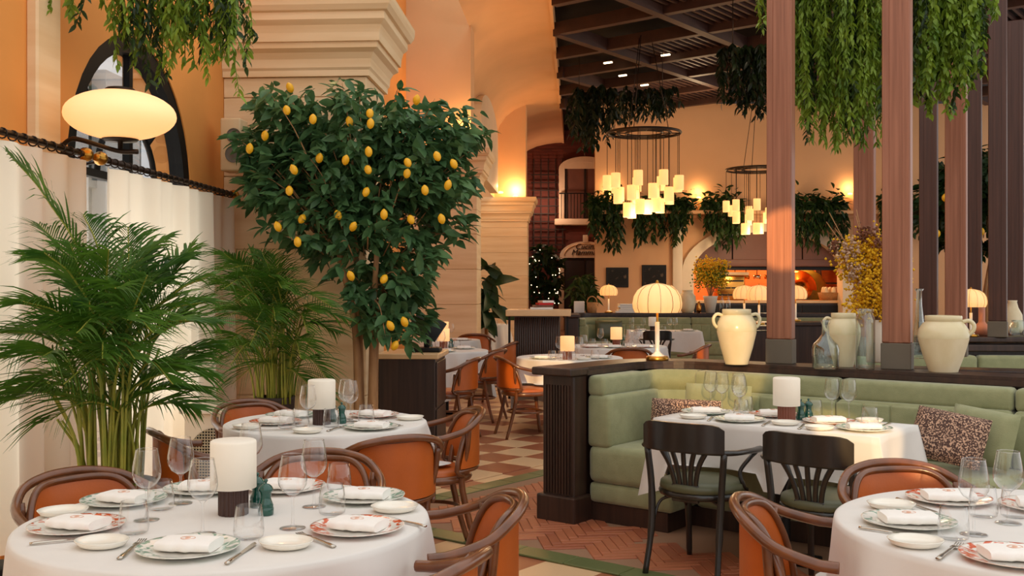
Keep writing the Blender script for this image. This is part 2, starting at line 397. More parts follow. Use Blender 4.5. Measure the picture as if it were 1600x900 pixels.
for n, (a0, a1) in enumerate(WIN):
    P = arch_pts(a0, a1, 2.2, 24); c = (a0+a1)/2
    wf = MB(); ring = [(a0, .1)]+P+[(a1, .1)]
    for k in range(len(ring)-1):
        pass
    inn = [(a0+.11, .1)]+[(c+(p[0]-c)*.885, 2.2+(p[1]-2.2)*.885) for p in P]+[(a1-.11, .1)]
    V = []; F = []
    for p, q in zip(ring, inn): V += [(WX-.01, p[0], p[1]), (WX-.01, q[0], q[1]), (WX-.12, q[0], q[1]), (WX-.12, p[0], p[1])]
    for k in range(len(ring)-1):
        for e in range(4): F.append((4*k+e, 4*k+4+e, 4*k+4+(e+1) % 4, 4*k+(e+1) % 4))
    wf.add(V, F, False, HM)
    win = struct('window_%d' % (n+1), wf, M_['frameb'])
    mu = MB().box((WX-.07, c, 1.6), (.05, .055, 3.0), M=HM).build('mullion', M_['frameb'], win)
    for zz in (1.2, 2.2): MB().box((WX-.07, c, zz), (.05, a1-a0-.2, .05), M=HM).build('glazing_bar', M_['frameb'], win)
    MB().tube([tuple(HM@Vector((WX-.07, c+.45*math.cos(PI*t/14), 2.2+.42*math.sin(PI*t/14)))) for t in range(15)], .022, 6).build('glazing_bar', M_['frameb'], win)
    for sg in (-1, 1):
        MB().tube([tuple(HM@Vector((WX-.07, c+sg*.32, 2.5))), tuple(HM@Vector((WX-.07, c+sg*.7, 2.78)))], .022, 6).build('glazing_bar', M_['frameb'], win)
    MB().prism([(p[0], p[1]) for p in inn], .008, M=HM@Matrix(((0, 0, 1, WX-.075), (1, 0, 0, 0), (0, 1, 0, 0), (0, 0, 0, 1)))).build('pane', M_['pane'], win)
for (a0, a1) in WIN:   # daylight falling on the curtained part of each window
    p = H(WX-.75, (a0+a1)/2, 1.15); light('window_daylight', 'AREA', p, 30, (1, .93, .82), 1.7, to=H(WX+2, (a0+a1)/2, 1.15), sy=1.8)
# the street front outside the windows
ex = empty('building_opposite', 'pale rendered building with dark glazing seen through the arched window', 'building', H(-13, 14))
ex.rotation_euler = (0, 0, -PSI)
for k in range(9):
    MB().box((-.2, -11+k*3.2, 3.5), (.5, 2.2, 8)).build('pier', M_['ext'], ex)
    MB().box((-.5, -9.4+k*3.2, 3.5), (.3, 1.05, 8)).build('glazing', M_['navy'], ex)
    MB().box((-.3, -9.4+k*3.2, 4.4), (.2, 1.05, .35)).build('spandrel', M_['extg'], ex)

# ---- travertine piers with cornices
def ring_profile(mb, x0, x1, y0, y1, prof, M):
    V = []; F = []
    for o, z in prof: V += [(x0, y0-o, z), (x1+o, y0-o, z), (x1+o, y1+o, z), (x0, y1+o, z)]
    for k in range(len(prof)-1):
        for e in range(3): F.append((4*k+e, 4*k+e+1, 4*k+5+e, 4*k+4+e))
    n = 4*(len(prof)-1); F.append((n, n+1, n+2, n+3)); F.append((3, 2, 1, 0))
    mb.add(V, F, False, M)
CORN = [(0,3.26),(.03,3.26),(.03,3.31),(.045,3.33),(.05,3.40),(.075,3.45),(.115,3.48),(.115,3.53),(.135,3.53),(.14,3.60),(.155,3.66),(.19,3.70),(.19,3.76),(.215,3.77),(.24,3.81),(.25,3.86),(.25,3.90)]
def stone_pier(n, x0, x1, y0, y1, top, hp=.0, zc=0):
    # shaft of courses
    root = MB().box(((x0+x1)/2-.02, (y0+y1)/2, 1.6), (x1-x0-.06, y1-y0-.04, 3.2), M=HM).build('wall_pier_%d' % n, M_['stone'])
    tag(root, kind='structure')
    z = 0; k = 0
    for h in (.14, .42, .62, .62, .62, .43, .24, .17):
        e = .03 if k == 0 else 0
        MB().rbox(((x0+x1)/2, (y0+y1)/2, z+h/2), (x1-x0+2*e, y1-y0+2*e, h-.006), .004, seg=1, smooth=False, M=HM).build('stone_block', M_['stone'], root)
        z += h; k += 1
    mb = MB(); ring_profile(mb, x0, x1, y0, y1, CORN, HM); mb.build('cornice', M_['stone'], root)
    return root
stone_pier(1, WX+.002, -1.77, 8.56, 9.36, 3.9)
stone_pier(2, WX+.002, -1.74, 17.9, 18.7, 3.9)
stone_pier(3, WX+.002, -1.31, 27.5, 28.3, 3.9)
# upper plaster piers and vault
up = MB(); up.box((-2.45, 18.25, 5.7), (1.2, .6, 3.6), M=HM); struct('wall_upper_pier_1', up, M_['vault'])
up = MB(); up.box((-2.5, 9.05, 5.4), (1.0, .5, 3.0), M=HM); struct('wall_upper_pier_2', up, M_['vault'])
up = MB(); up.box((-2.0, 27.85, 5.2), (1.3, .7, 2.6), M=HM); struct('wall_upper_pier_3', up, M_['vault'])
VP = [(-2.2,3.9),(-2.2,4.6),(-2.19,5.2),(-2.15,5.55),(-2.05,5.85),(-1.88,6.08),(-1.65,6.26),(-1.36,6.39),(-1.0,6.47),(-.7,6.51),(-.45,6.52)]
va = MB(); nv = len(VP)
for (ya, yb) in ((18.55, 36.0),):
    ys = [ya+(yb-ya)*k/12 for k in range(13)]
    V = [(x, y, z) for y in ys for x, z in VP]
    F = [(i*nv+k, i*nv+k+1, (i+1)*nv+k+1, (i+1)*nv+k) for i in range(12) for k in range(nv-1)]
    va.add(V, F, True, HM)
VP2 = [p for p in VP if p[1] > 6.0]; n2 = len(VP2)
ys = [12.0, 14, 16, 18.55]
va.add([(x, y, z) for y in ys for x, z in VP2], [(i*n2+k, i*n2+k+1, (i+1)*n2+k+1, (i+1)*n2+k) for i in range(3) for k in range(n2-1)], True, HM)
va.box((-.45, 24, 6.75), (.06, 24, .5), M=HM)
struct('ceiling_vault', va, M_['vault'])
# arched recess in the vault wall, its daylight put into the pale colour
nm = MB(); NP = [(21.6, 3.9)]+arch_pts(21.6, 26.2, 5.25, 16, .6)+[(26.2, 3.9)]
nm.prism(NP, .2, M=HM@Matrix(((0, 0, 1, -2.2), (1, 0, 0, 0), (0, 1, 0, 0), (0, 0, 0, 1))))
struct('trim_3', nm, M_['pale'])
# side wall under the vault
struct('wall_aisle', MB().box((-3.1, 27, 2.0), (.2, 17, 4), M=HM), M_['stone'])
# ---- far walls
FW = 28.5
fwm = MB()
def hx(px, d): return (px-800)/FPX*d
KX, KH = hx(1199, FW), hx(1315, FW)-hx(1199, FW)          # kitchen arch centre and half width
zA = CAMZ+(450-425)/FPX*FW; riseA = (425-362)/FPX*FW
x0, x1 = hx(930, FW), 17.0
P = [(KX-KH*math.cos(PI*k/24), zA+riseA*math.sin(PI*k/24)) for k in range(25)]
V = []; F = []
def q4(a, b, c, d): n = len(V); V.extend([a, b, c, d]); F.append((n, n+1, n+2, n+3))
q4((x0, FW, 0), (KX-KH, FW, 0), (KX-KH, FW, zA), (x0, FW, zA)); q4((KX+KH, FW, 0), (x1, FW, 0), (x1, FW, zA), (KX+KH, FW, zA))
q4((x0, FW, zA), (KX-KH, FW, zA), (KX-KH, FW, 6.6), (x0, FW, 6.6)); q4((KX+KH, FW, zA), (x1, FW, zA), (x1, FW, 6.6), (KX+KH, FW, 6.6))
for k in range(24): q4((P[k][0], FW, P[k][1]), (P[k+1][0], FW, P[k+1][1]), (P[k+1][0], FW, 6.6), (P[k][0], FW, 6.6))
q4((x0, FW, 0), (x0, FW, 6.6), (x0, FW+.25, 6.6), (x0, FW+.25, 0))
fwm.add(V, F); wf_ = struct('wall_far', fwm, M_['peach'])
ledge = MB().rbox(((x0+x1)/2, FW-.25, 3.55), (x1-x0, .5, .1), .02); ledge.box(((x0+x1)/2, FW-.05, 3.46), (x1-x0, .1, .08)); struct('trim_4', ledge, M_['peach'])
# arch surround
am = MB(); PO = [(KX-(KH+.32)*math.cos(PI*k/24), zA+(riseA+.24)*math.sin(PI*k/24)) for k in range(25)]
PI_ = [(KX-KH, 0)]+P+[(KX+KH, 0)]; PO_ = [(KX-KH-.32, 0)]+PO+[(KX+KH+.32, 0)]
V = []; F = []
for a, b in zip(PI_, PO_): V += [(a[0], FW-.1, a[1]), (b[0], FW-.1, b[1]), (b[0], FW, b[1]), (a[0], FW+.4, a[1])]
for k in range(len(PI_)-1):
    for e in range(4): F.append((4*k+e, 4*k+4+e, 4*k+4+(e+1) % 4, 4*k+(e+1) % 4))
am.add(V, F); struct('trim_5', am, M_['pale'])
for k, px in enumerate((1058, 1345)): struct('trim_%d' % (6+k), MB().rbox((hx(px, FW), FW-.05, 1.75), (.28, .1, 3.5), .02), M_['pale'])
# panels of the tympanum, kitchen beyond
tp = empty('tympanum_panels', 'mauve brown panelled fascia filling the top of the kitchen arch', 'panel', (KX, FW+.25, 0))
zb = CAMZ+(450-405)/FPX*FW
edges = [-KH, -KH*.45, KH*.05, KH*.5, KH]
for a, b in zip(edges[:-1], edges[1:]):
    top = [(a+(b-a)*t/8, zA+riseA*math.sqrt(max(0, 1-((a+(b-a)*t/8)/KH)**2))) for t in range(9)]
    top = [(x+(.02 if i == 0 else -.02 if i == 8 else 0), max(z, zb+.03)) for i, (x, z) in enumerate(top)]
    MB().prism([(a+.02, zb), (b-.02, zb)]+top[::-1], .05, M=Matrix(((1, 0, 0, 0), (0, 0, -1, 0), (0, 1, 0, 0), (0, 0, 0, 1)))).build('fascia_panel', M_['panel'], tp)
MB().box((0, .12, zb+.5), (2*KH, .05, 1.6)).build('backing', M_['blackp'], tp)
MB().rbox((0, -.02, zb-.1), (2*KH-.02, .16, .2), .02).build('lower_rail', M_['panel'], tp)
struct('wall_kitchen', MB().box((KX, FW+3.0, 1.6), (6.5, .1, 3.4)).box((KX-3.2, FW+1.62, 1.6), (.1, 2.7, 3.4)).box((KX+3.2, FW+1.62, 1.6), (.1, 2.7, 3.4)).box((KX, FW+1.72, 3.2), (6.5, 2.5, .1)), M_['kit'])
# dark brick wall at the end of the aisle
DW = 35.6; bx0, bx1 = hx(700, DW), hx(960, DW)
bw_ = struct('wall_end', MB().box(((bx0+bx1)/2, DW+.1, 3.5), (bx1-bx0+3, .2, 7.4)), M_['brick'])
crs = MB()
for k in range(60): crs.box(((bx0+bx1)/2, DW-.004, .2+k*.11), (bx1-bx0+3, .012, .096))
tag(crs.build('brick_courses', M_['brick'], bw_), kind='stuff')
struct('wall_return', MB().box((hx(945, DW)+.1, (FW+DW)/2+.3, 3.4), (.1, DW-FW-.6, 6.8)), M_['peach'])
# ---- dark slatted ceiling over the hall
CZ = 6.5
cb = struct('ceiling', MB().box((7.1, 24, CZ+.5), (16.4, 26, .1), M=HM), M_['ceilb'])
HMi = HM.inverted(); C0 = H(2.5, 20)
def clip_run(o, dv, x0=-.38, x1=14.0, y0=13.0, y1=28.2):
    q = HMi@o; w = HMi.to_3x3()@dv; t0, t1 = -40.0, 40.0
    for p_, v_, lo, hi in ((q.x, w.x, x0, x1), (q.y, w.y, y0, y1)):
        if abs(v_) < 1e-6: continue
        a_, b_ = sorted(((lo-p_)/v_, (hi-p_)/v_)); t0 = max(t0, a_); t1 = min(t1, b_)
    return t0, t1
def run_box(o, dv, w, h, z, name):
    t0, t1 = clip_run(o, dv)
    if t1-t0 < .3: return
    c_ = o+dv*(t0+t1)/2; MB().box((0, 0, 0), (t1-t0, w, h)).build(name, M_['ceilw'], cb, Matrix.Translation((c_.x, c_.y, z))@Matrix.Rotation(math.atan2(dv.y, dv.x), 4, 'Z'))
GU, GV = 2.3, 1.7
for k in range(-9, 10):
    run_box(C0+UU*k*GU, VV, .17, .26, CZ, 'ceiling_beam'); run_box(C0+VV*k*GV, UU, .16, .24, CZ+.002, 'ceiling_beam')
for i in range(-4, 4):
    for j in range(-5, 5):
        if (i+2*j) % 3 == 0: continue
        cc = C0+UU*(i+.5)*GU+VV*(j+.5)*GV; q = HMi@cc
        if not (.5 < q.x < 9 and 13.5 < q.y < 27.3): continue
        for k in range(12):
            c_ = cc+UU*(-GU/2+.19+k*.175)
            MB().box((0, 0, 0), (GV-.17, .055, .07)).build('ceiling_slat', M_['ceilw'], cb, Matrix.Translation((c_.x, c_.y, CZ+.05))@Matrix.Rotation(TH+PI/2, 4, 'Z'))
sp_me = None
for k, (px, py) in enumerate(((1040, 86), (950, 98), (973, 118), (1007, 133), (1093, 113))):
    d = FPX*(CZ-.03-CAMZ)/(450-py)
    o = MB().box((0, 0, 0), (.2, .05, .03)).build('ceiling_light', M_['lightstrip'], None, Matrix.Translation(Pd(px, py, d))@Matrix.Rotation(R(-35), 4, 'Z'))
    tag(o, 'small lit strip light set in the dark slatted ceiling', 'light', 'strip lights in the slatted ceiling')
# uplights and hall lamps that the room has
AMB = (1, .60, .27)
UPL = [(H(-1.9, 17.75, 3.98), 26), (H(-1.62, 27.35, 3.98), 18), (H(-2.2, 8.5, 3.98), 14), (H(-2.05, 19.3, 4.0), 22), (H(-1.95, 26.5, 4.0), 10)]
for px, py in ((1092, 306), (1328, 300), (955, 300)): UPL.append((Pd(px, py, FW-.14), 9))
for p, e in UPL:
    o = MB().lathe([(0, 0), (.06, 0), (.07, .03), (.05, .05), (0, .05)], 12).build('uplight', M_['flame'], None, Matrix.Translation(p-Vector((0, 0, .075))))
    tag(o, 'small amber uplight glowing on a ledge against the plaster', 'light', 'amber uplights on the ledges')
    light('uplight_lamp', 'POINT', p+Vector((0, -.05, .12)), e, AMB, .04)
for x, y, e in ((3.5, 16, 40), (6.5, 22, 60), (3.0, 25.5, 45), (1.5, 32, 40)):
    light('hall_downlight', 'POINT', H(x, y, 5.6), e, (1, .72, .42), .25)
light('kitchen_lamp', 'POINT', (KX-1.2, FW+1.6, 2.6), 110, (1, .6, .26), .2)
light('kitchen_lamp', 'POINT', (KX+1.2, FW+1.6, 2.6), 70, (1, .6, .26), .2)

# ================================================================== large furniture
WALLH = .973
# ---- near sage booth
def booth(name, label, O, rz, n_back, arm, back_len, group=None, thick=.245, z=WALLH):
    """origin at the inner near corner of the left end pier; x runs along the back wall, y towards the back wall"""
    t = empty(name, label, 'booth', O, rz, group)
    yb = arm                                     # face line of the back wall
    # end pier: panelled with grooves
    MB().rbox((-thick/2, .07, z/2-.02), (thick, .14, z-.06), .008, seg=1, smooth=False).build('end_pier', M_['dwood'], t)
    for k in range(9): MB().box((-thick+.03+k*.022, -.004, .52), (.012, .012, .68)).build('reed', M_['dwood'], t)
    MB().rbox((-thick/2, .065, .085), (thick+.05, .20, .17), .012, smooth=False).build('plinth', M_['dwood'], t)
    # wall: arm, rounded corner, back
    ro = .38
    def path(off, n=8):
        r = ro+off; c = (ro-.0, yb-ro)
        pts = [(-off, .1), (-off, yb-ro)]
        pts += [(c[0]-r*math.cos(PI/2*k/n), c[1]+r*math.sin(PI/2*k/n)) for k in range(1, n+1)]
        pts += [(back_len, yb+off)]
        return pts
    def band(o0, o1, z0, z1):
        a = path(o0); b = path(o1); m = MB(); n = len(a); V = []; F = []
        for p, q in zip(a, b): V += [(p[0], p[1], z0), (q[0], q[1], z0), (q[0], q[1], z1), (p[0], p[1], z1)]
        for k in range(n-1):
            for e in range(4): F.append((4*k+e, 4*k+4+e, 4*k+4+(e+1) % 4, 4*k+(e+1) % 4))
        F += [(0, 1, 2, 3), (4*n-1, 4*n-2, 4*n-3, 4*n-4)]
        m.add(V, F); return m
    band(.02, thick-.02, 0, z-.05).build('wall_core', M_['dwood'], t)
    band(-.03, thick+.02, z-.05, z-.02).build('cap_moulding', M_['dwood'], t)
    band(-.015, thick+.005, z-.02, z).build('cap', M_['dwood'], t)
    MB().rbox((-thick/2, .02, z-.025), (thick+.06, .2, .05), .01, smooth=False).build('pier_cap', M_['dwood'], t)
    # base plinth and seat
    sd = .60
    kick = MB().box((sd/2-.02, (.16+yb)/2, .06), (sd-.02, yb-.16, .12)); kick.box((back_len/2+.1, yb-.28, .06), (back_len-.3, .56, .12)); kick.build('kick_base', M_['dwood'], t)
    MB().rbox((sd/2+.01, (.14+yb)/2, .185), (sd, yb-.14, .13), .03).build('seat_plinth', M_['sage'], t)
    MB().rbox((sd/2+.015, (.13+yb)/2, .365), (sd+.01, yb-.12, .24), .05, seg=3).build('seat_cushion', M_['sage'], t)
    nb = n_back; L0 = sd+.02; w = (back_len-L0)/nb
    for k in range(nb):
        MB().rbox((L0+w*(k+.5), yb-.3, .185), (w, .58, .13), .03).build('seat_plinth', M_['sage'], t)
        MB().rbox((L0+w*(k+.5), yb-.31, .365), (w-.008, .6, .24), .05, seg=3).build('seat_cushion', M_['sage'], t)
    # back rests: lower slab and upper bolster
    MB().rbox((.09, (.13+yb-.12)/2, .635), (.17, yb-.25, .33), .03, seg=3).build('backrest', M_['sage'], t)
    MB().rbox((.07, (.13+yb-.12)/2, .855), (.13, yb-.25, .13), .03, seg=3).build('bolster', M_['sage'], t)
    # corner
    cc = MB()
    def corner(u, v, r0, r1, z0, z1):
        m = MB(); n = 8; V = []; F = []
        c = (ro, yb-ro)
        for k in range(n+1):
            a = PI/2*k/n
            for rr, zz in ((r0, z0), (r1, z0), (r1, z1), (r0+.02, z1)):
                V.append((c[0]-rr*math.cos(a), c[1]+rr*math.sin(a), zz))
        for k in range(n):
            for e in range(4): F.append((4*k+e, 4*k+4+e, 4*k+4+(e+1) % 4, 4*k+(e+1) % 4))
        return m.add(V, F, True)
    corner(0, 0, ro-.17, ro+.01, .47, .79).build('corner_backrest', M_['sage'], t)
    corner(0, 0, ro-.13, ro+.01, .79, .92).build('corner_bolster', M_['sage'], t)
    Lb = .36; wb2 = (back_len-Lb)/nb
    for k in range(nb):
        bk = MB().rbox((Lb+wb2*(k+.5), yb-.085, .635), (wb2-.006, .17, .33), .03, seg=3).build('backrest', M_['sage'], t)
        nch = max(3, int(wb2/.16))
        for c in range(nch):
            MB().rbox((Lb+wb2*k+wb2*(c+.5)/nch, yb-.165, .635), (wb2/nch-.004, .03, .30), .013, seg=2).build('channel', M_['sage'], bk)
        MB().rbox((Lb+wb2*(k+.5), yb-.07, .855), (wb2-.006, .14, .13), .03, seg=3).build('bolster', M_['sage'], t)
    return t
nb = booth('booth_bench', 'long sage green fabric booth seat with dark wood end pier and cap rail', BO, TH, 3, 1.0, 3.3)
# ---- square post columns standing on the cap rails
def post(px, pyb, d, z0, label, w=.165, dp=.095, top=4.6, mm='walnut', rz=None, plinth=True):
    p = Pd(px, 450, d); p.z = z0
    t = empty('post', label, 'post', p, TH+R(8) if rz is None else rz, 'timber posts of the pergola')
    if plinth: MB().rbox((0, 0, .08), (w+.012, dp+.012, .16), .004, seg=1, smooth=False).build('plinth', M_['grey'], t)
    b = .16 if plinth else 0
    MB().rbox((0, 0, (b+top-z0)/2), (w, dp, top-z0-b), .006, seg=1, smooth=False).build('shaft', M_[mm], t)
    for sx in (-.35, .35): MB().box((w*sx, -dp/2-.003, (b+top-z0)/2), (w*.22, .008, top-z0-b-.02)).build('facing', M_[mm], t)
    return t
post(1220, 568, 6.76, WALLH, 'red walnut post on the cap rail beside the two-handled ceramic jar')
post(1402, 577, 6.28, WALLH, 'red walnut post on the cap rail between flower vase and one-handled jar')
post(1351, 0, 8.6, .9, 'walnut post standing behind the yellow flower arrangement')
post(1494, 0, 8.55, .9, 'walnut post rising behind the one-handled ceramic jar')
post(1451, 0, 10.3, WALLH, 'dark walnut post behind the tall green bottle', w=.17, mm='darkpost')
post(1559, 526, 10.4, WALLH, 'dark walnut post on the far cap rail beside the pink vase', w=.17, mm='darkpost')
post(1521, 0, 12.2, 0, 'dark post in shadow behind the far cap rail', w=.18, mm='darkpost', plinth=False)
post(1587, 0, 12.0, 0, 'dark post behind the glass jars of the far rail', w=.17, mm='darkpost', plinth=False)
# far rail wall that carries the right hand posts
o = empty('rail_wall', 'dark wood rail wall with green booth back below, carrying pink vase', 'low wall', Pd(1560, 450, 10.55)+Vector((0, 0, -CAMZ)), R(-4))
MB().box((.6, .06, .45), (4.2, .3, .9)).build('wall_core', M_['dwood'], o); MB().rbox((.6, .02, .945), (4.3, .42, .055), .012, smooth=False).build('cap', M_['dwood'], o)
MB().rbox((.6, -.16, .86), (4.2, .06, .07), .01, smooth=False).build('moulding', M_['dwood'], o)
for k in range(3): MB().rbox((-1.0+k*1.4, -.2, .64), (1.39, .16, .3), .04, seg=3).build('backrest', M_['sage'], o); MB().rbox((-1.0+k*1.4, -.45, .38), (1.39, .6, .2), .05, seg=3).build('seat_cushion', M_['sage'], o)
# mid booth back visible between the jars
o = empty('rail_wall', 'low dark rail wall with olive cushions behind the ceramic jars', 'low wall', Pd(1300, 450, 9.2)+Vector((0, 0, -CAMZ)), R(-20))
MB().box((.2, .1, .36), (2.9, .2, .72)).build('wall_core', M_['dwood'], o); MB().rbox((.2, .1, .745), (3.0, .34, .05), .01, smooth=False).build('cap', M_['dwood'], o)
for k in range(2): MB().rbox((-.5+k*1.45, -.1, .6), (1.44, .16, .24), .04, seg=3).build('backrest', M_['sage'], o)
# ---- far booth with counter rail
FB = Pd(904, 450, 18.0); FB.z = 0
fbt = booth('booth_bench', 'far sage green booth below the counter with picture lamps and papers', FB+Vector((0, 0, 0)), R(-3), 3, 1.3, 5.6, z=1.0)

# ---- sideboard by the lemon tree, host stand
c0 = H(-1.716, 8.74)
sb = empty('sideboard', 'dark cabinet with pale stone top beside the big lemon tree', 'cabinet', c0, -PSI)
MB().rbox((.26, .35, .43), (.49, .66, .86), .006, seg=1, smooth=False).build('body', M_['dwood'], sb)
MB().rbox((.26, .36, .88), (.55, .74, .045), .008, smooth=False).build('stone_top', M_['slab'], sb)
for zz in (.22, .63):
    dr = MB().rbox((.512, .35, zz), (.012, .6, .39), .004, seg=1, smooth=False).build('door', M_['dwood'], sb)
MB().box((.26, .35, .03), (.46, .6, .06)).build('kick_base', M_['blackp'], sb)
hs = empty('host_stand', 'dark reeded host stand with thick pale stone top', 'host stand', Pd(841, 450, 13.5)+Vector((0, 0, -CAMZ)), -PSI)
MB().box((-.02, .3, .55), (.6, .5, 1.1)).build('body', M_['dwood'], hs)
for k in range(20): MB().tube([(-.30+k*.0295, .05, .06), (-.30+k*.0295, .05, 1.08)], .012, 6).build('reed', M_['dwood'], hs)
MB().rbox((0, .3, 1.14), (.86, .66, .085), .01, smooth=False).build('stone_top', M_['slab'], hs)
for sx in (-.385, .385): MB().box((sx, .06, .55), (.03, .03, 1.1)).build('leg', M_['blackp'], hs)

# ---- chairs
T1 = (-.885, 3.2); T2 = (-1.0, 5.52); T3 = (1.62, 3.08); T4 = (.60, 10.7); T5 = (1.3, 12.75); T8 = (-.78, 11.9); T9 = (-.95, 14.3); T7 = (-.62, 20.4)
TABR = [(T1, .62), (T2, .535), (T3, .62), (T4, .55), (T5, .62), (T8, .5), (T9, .5), (T7, .55)]
SEATS = []
def bent_chair():
    t = empty('bentwood_armchair', 'x', 'chair', group='bentwood armchairs')
    # arms and crest rail in one hoop
    hp = [(-.292,.03,.672),(-.292,.0,.674),(-.288,-.04,.679),(-.262,-.15,.71),(-.19,-.235,.762),(-.09,-.275,.785),(0,-.285,.79),(.09,-.275,.785),(.19,-.235,.762),(.262,-.15,.71),(.288,-.04,.679),(.292,.0,.674),(.292,.03,.672)]
    sp = spline(hp, 4)
    MB().tube(sp, .017, 10).build('arm_rail', M_['bent'], t)
    # back hoop with upholstered panel: arch on a cylinder of radius about .27
    def bp(a, z): return (.268*math.sin(a), -.268*math.cos(a)+.012, z)
    AW = R(64)
    arch = []
    for k in range(25):
        s = -1+2*k/24
        z = .768-.26*abs(s)**5 if abs(s) < .999 else .49
        arch.append((AW*s*(1-.04*(1-abs(s))), z))
    outl = [bp(-AW*.86, .46)]+[bp(a, max(z, .47)) for a, z in arch]+[bp(AW*.86, .46)]
    MB().tube(spline(outl, 2), .0135, 8).build('back_hoop', M_['bent'], t)
    def panel(u, v):
        s = -1+2*u; zt = .765-.25*abs(s)**5; zb = .50
        a = AW*s*.97; z = zb+(zt-zb)*v
        p = bp(a, z); k = .018*math.sin(PI*v)*(1-s**4)
        return (p[0]*(1-.04*k/.018*.3), p[1]+k, z)
    mb = MB().grid(panel, 17, 7)
    mb.grid(lambda u, v: (lambda p: (p[0]*1.03, p[1]-.014-(p[1]-(panel(u, 0)[1])), p[2]))(panel(1-u, v)), 17, 7)
    mb.build('back_panel', M_['leather'], t)
    MB().tube([bp(-AW+2*AW*k/12, .485) for k in range(13)], .012, 8).build('back_rail', M_['bent'], t)
    # seat
    def ring(r, z, n=28): return [(r*1.0*math.cos(2*PI*k/n), r*.98*math.sin(2*PI*k/n)+.01, z) for k in range(n)]
    MB().tube(ring(.222, .435), .022, 8, closed=True).build('seat_frame', M_['bent'], t)
    MB().lathe([(0, .43), (.2, .432), (.222, .452), (.212, .475), (.16, .487), (0, .492)], 28, (0, .01, 0)).build('seat', M_['leather'], t)
    for sx in (-1, 1):
        MB().tube(spline([(sx*.16, .17, .43), (sx*.185, .205, .2), (sx*.2, .235, 0)], 4), [.019]*4+[.017]*4+[.014], 8).build('leg', M_['bent'], t)
        MB().tube(spline([(sx*.232, -.175, .725), (sx*.222, -.165, .6), (sx*.19, -.14, .43), (sx*.19, -.185, .2), (sx*.2, -.245, 0)], 4), [.015]*8+[.018]*5+[.016]*3+[.014], 8).build('leg', M_['bent'], t)
    MB().tube(ring(.178, .25), .011, 8, closed=True).build('stretcher', M_['bent'], t)
    return t
BC = Proto(bent_chair)
def chair(x, y, fx, fy, label, group='bentwood armchairs'):
    (tx, ty), r = min(TABR, key=lambda q: math.hypot(q[0][0]-x, q[0][1]-y)-q[1]); D_ = math.hypot(x-tx, y-ty)
    if D_ < r+.025: x, y = tx+(x-tx)/D_*(r+.025), ty+(y-ty)/D_*(r+.025)      # no nearer than the cloth allows
    SEATS.append((x, y))
    return BC.put((x, y, 0), math.atan2(fy, fx)-PI/2, label, group)
def rest_z(x, y):      # height of the seat under a hanging cloth, if there is one
    if any((x-sx)**2+(y-sy)**2 < .30**2 for sx, sy in SEATS): return .508
    q = Vector((x, y, 0))-BO; u, v = q.dot(UU), q.dot(VV)
    if (v > .355 and 0 < u < 3.3) or (-.05 < u < .66 and v > .09): return .508
    return 0
CH = 'orange leather bentwood armchair '
chair(-1.42, 3.62, .8, -.6, CH+'tucked under the front round table beside the big palm')
chair(-1.47, 5.0, .75, .45, CH+'seen beside the heater grille, behind the front table lamp')
chair(-1.42, 5.95, .65, -.62, CH+'in front of the smaller palm')
chair(-.80, 3.98, -.05, -1, CH+'between the two left round tables, facing the front one')
chair(-.64, 4.88, -.5, .85, CH+'showing its whole back, at the table before the lemon tree')
chair(-.45, 5.68, -1, -.22, CH+'next to the dark sideboard at the second round table')
chair(-.26, 3.3, -1, -.1, CH+'at the front round table, near the green floor border')
chair(-.36, 2.66, -.95, .4, CH+'with curled arm in front of the table with orange plates')
chair(-1.88, 3.24, 1, .05, CH+'of which one arm reaches the front round table by the curtain')
chair(1.0, 3.2, 1, -.3, CH+'in front of the black bistro chairs')
chair(1.53, 3.62, .2, -1, CH+'between the booth table and the bluish white round table')
chair(.12, 10.15, .95, .3, CH+'with sunlit seat beside the booth end pier')
chair(-.6, 9.95, -.9, .25, CH+'just behind the dark sideboard')
chair(-.36, 11.4, -.9, .35, CH+'at the second aisle table behind the sideboard')
chair(-.22, 12.9, -.9, .3, CH+'at the third aisle table near the host stand')
chair(-.55, 15.3, 0, 1, CH+'beside the stone pier in the aisle')
chair(1.34, 11.75, .05, 1, CH+'behind the cap rail, at the table with a lit lamp')
chair(2.1, 12.35, -.9, .4, CH+'at the far lamp table, in front of the green booth')

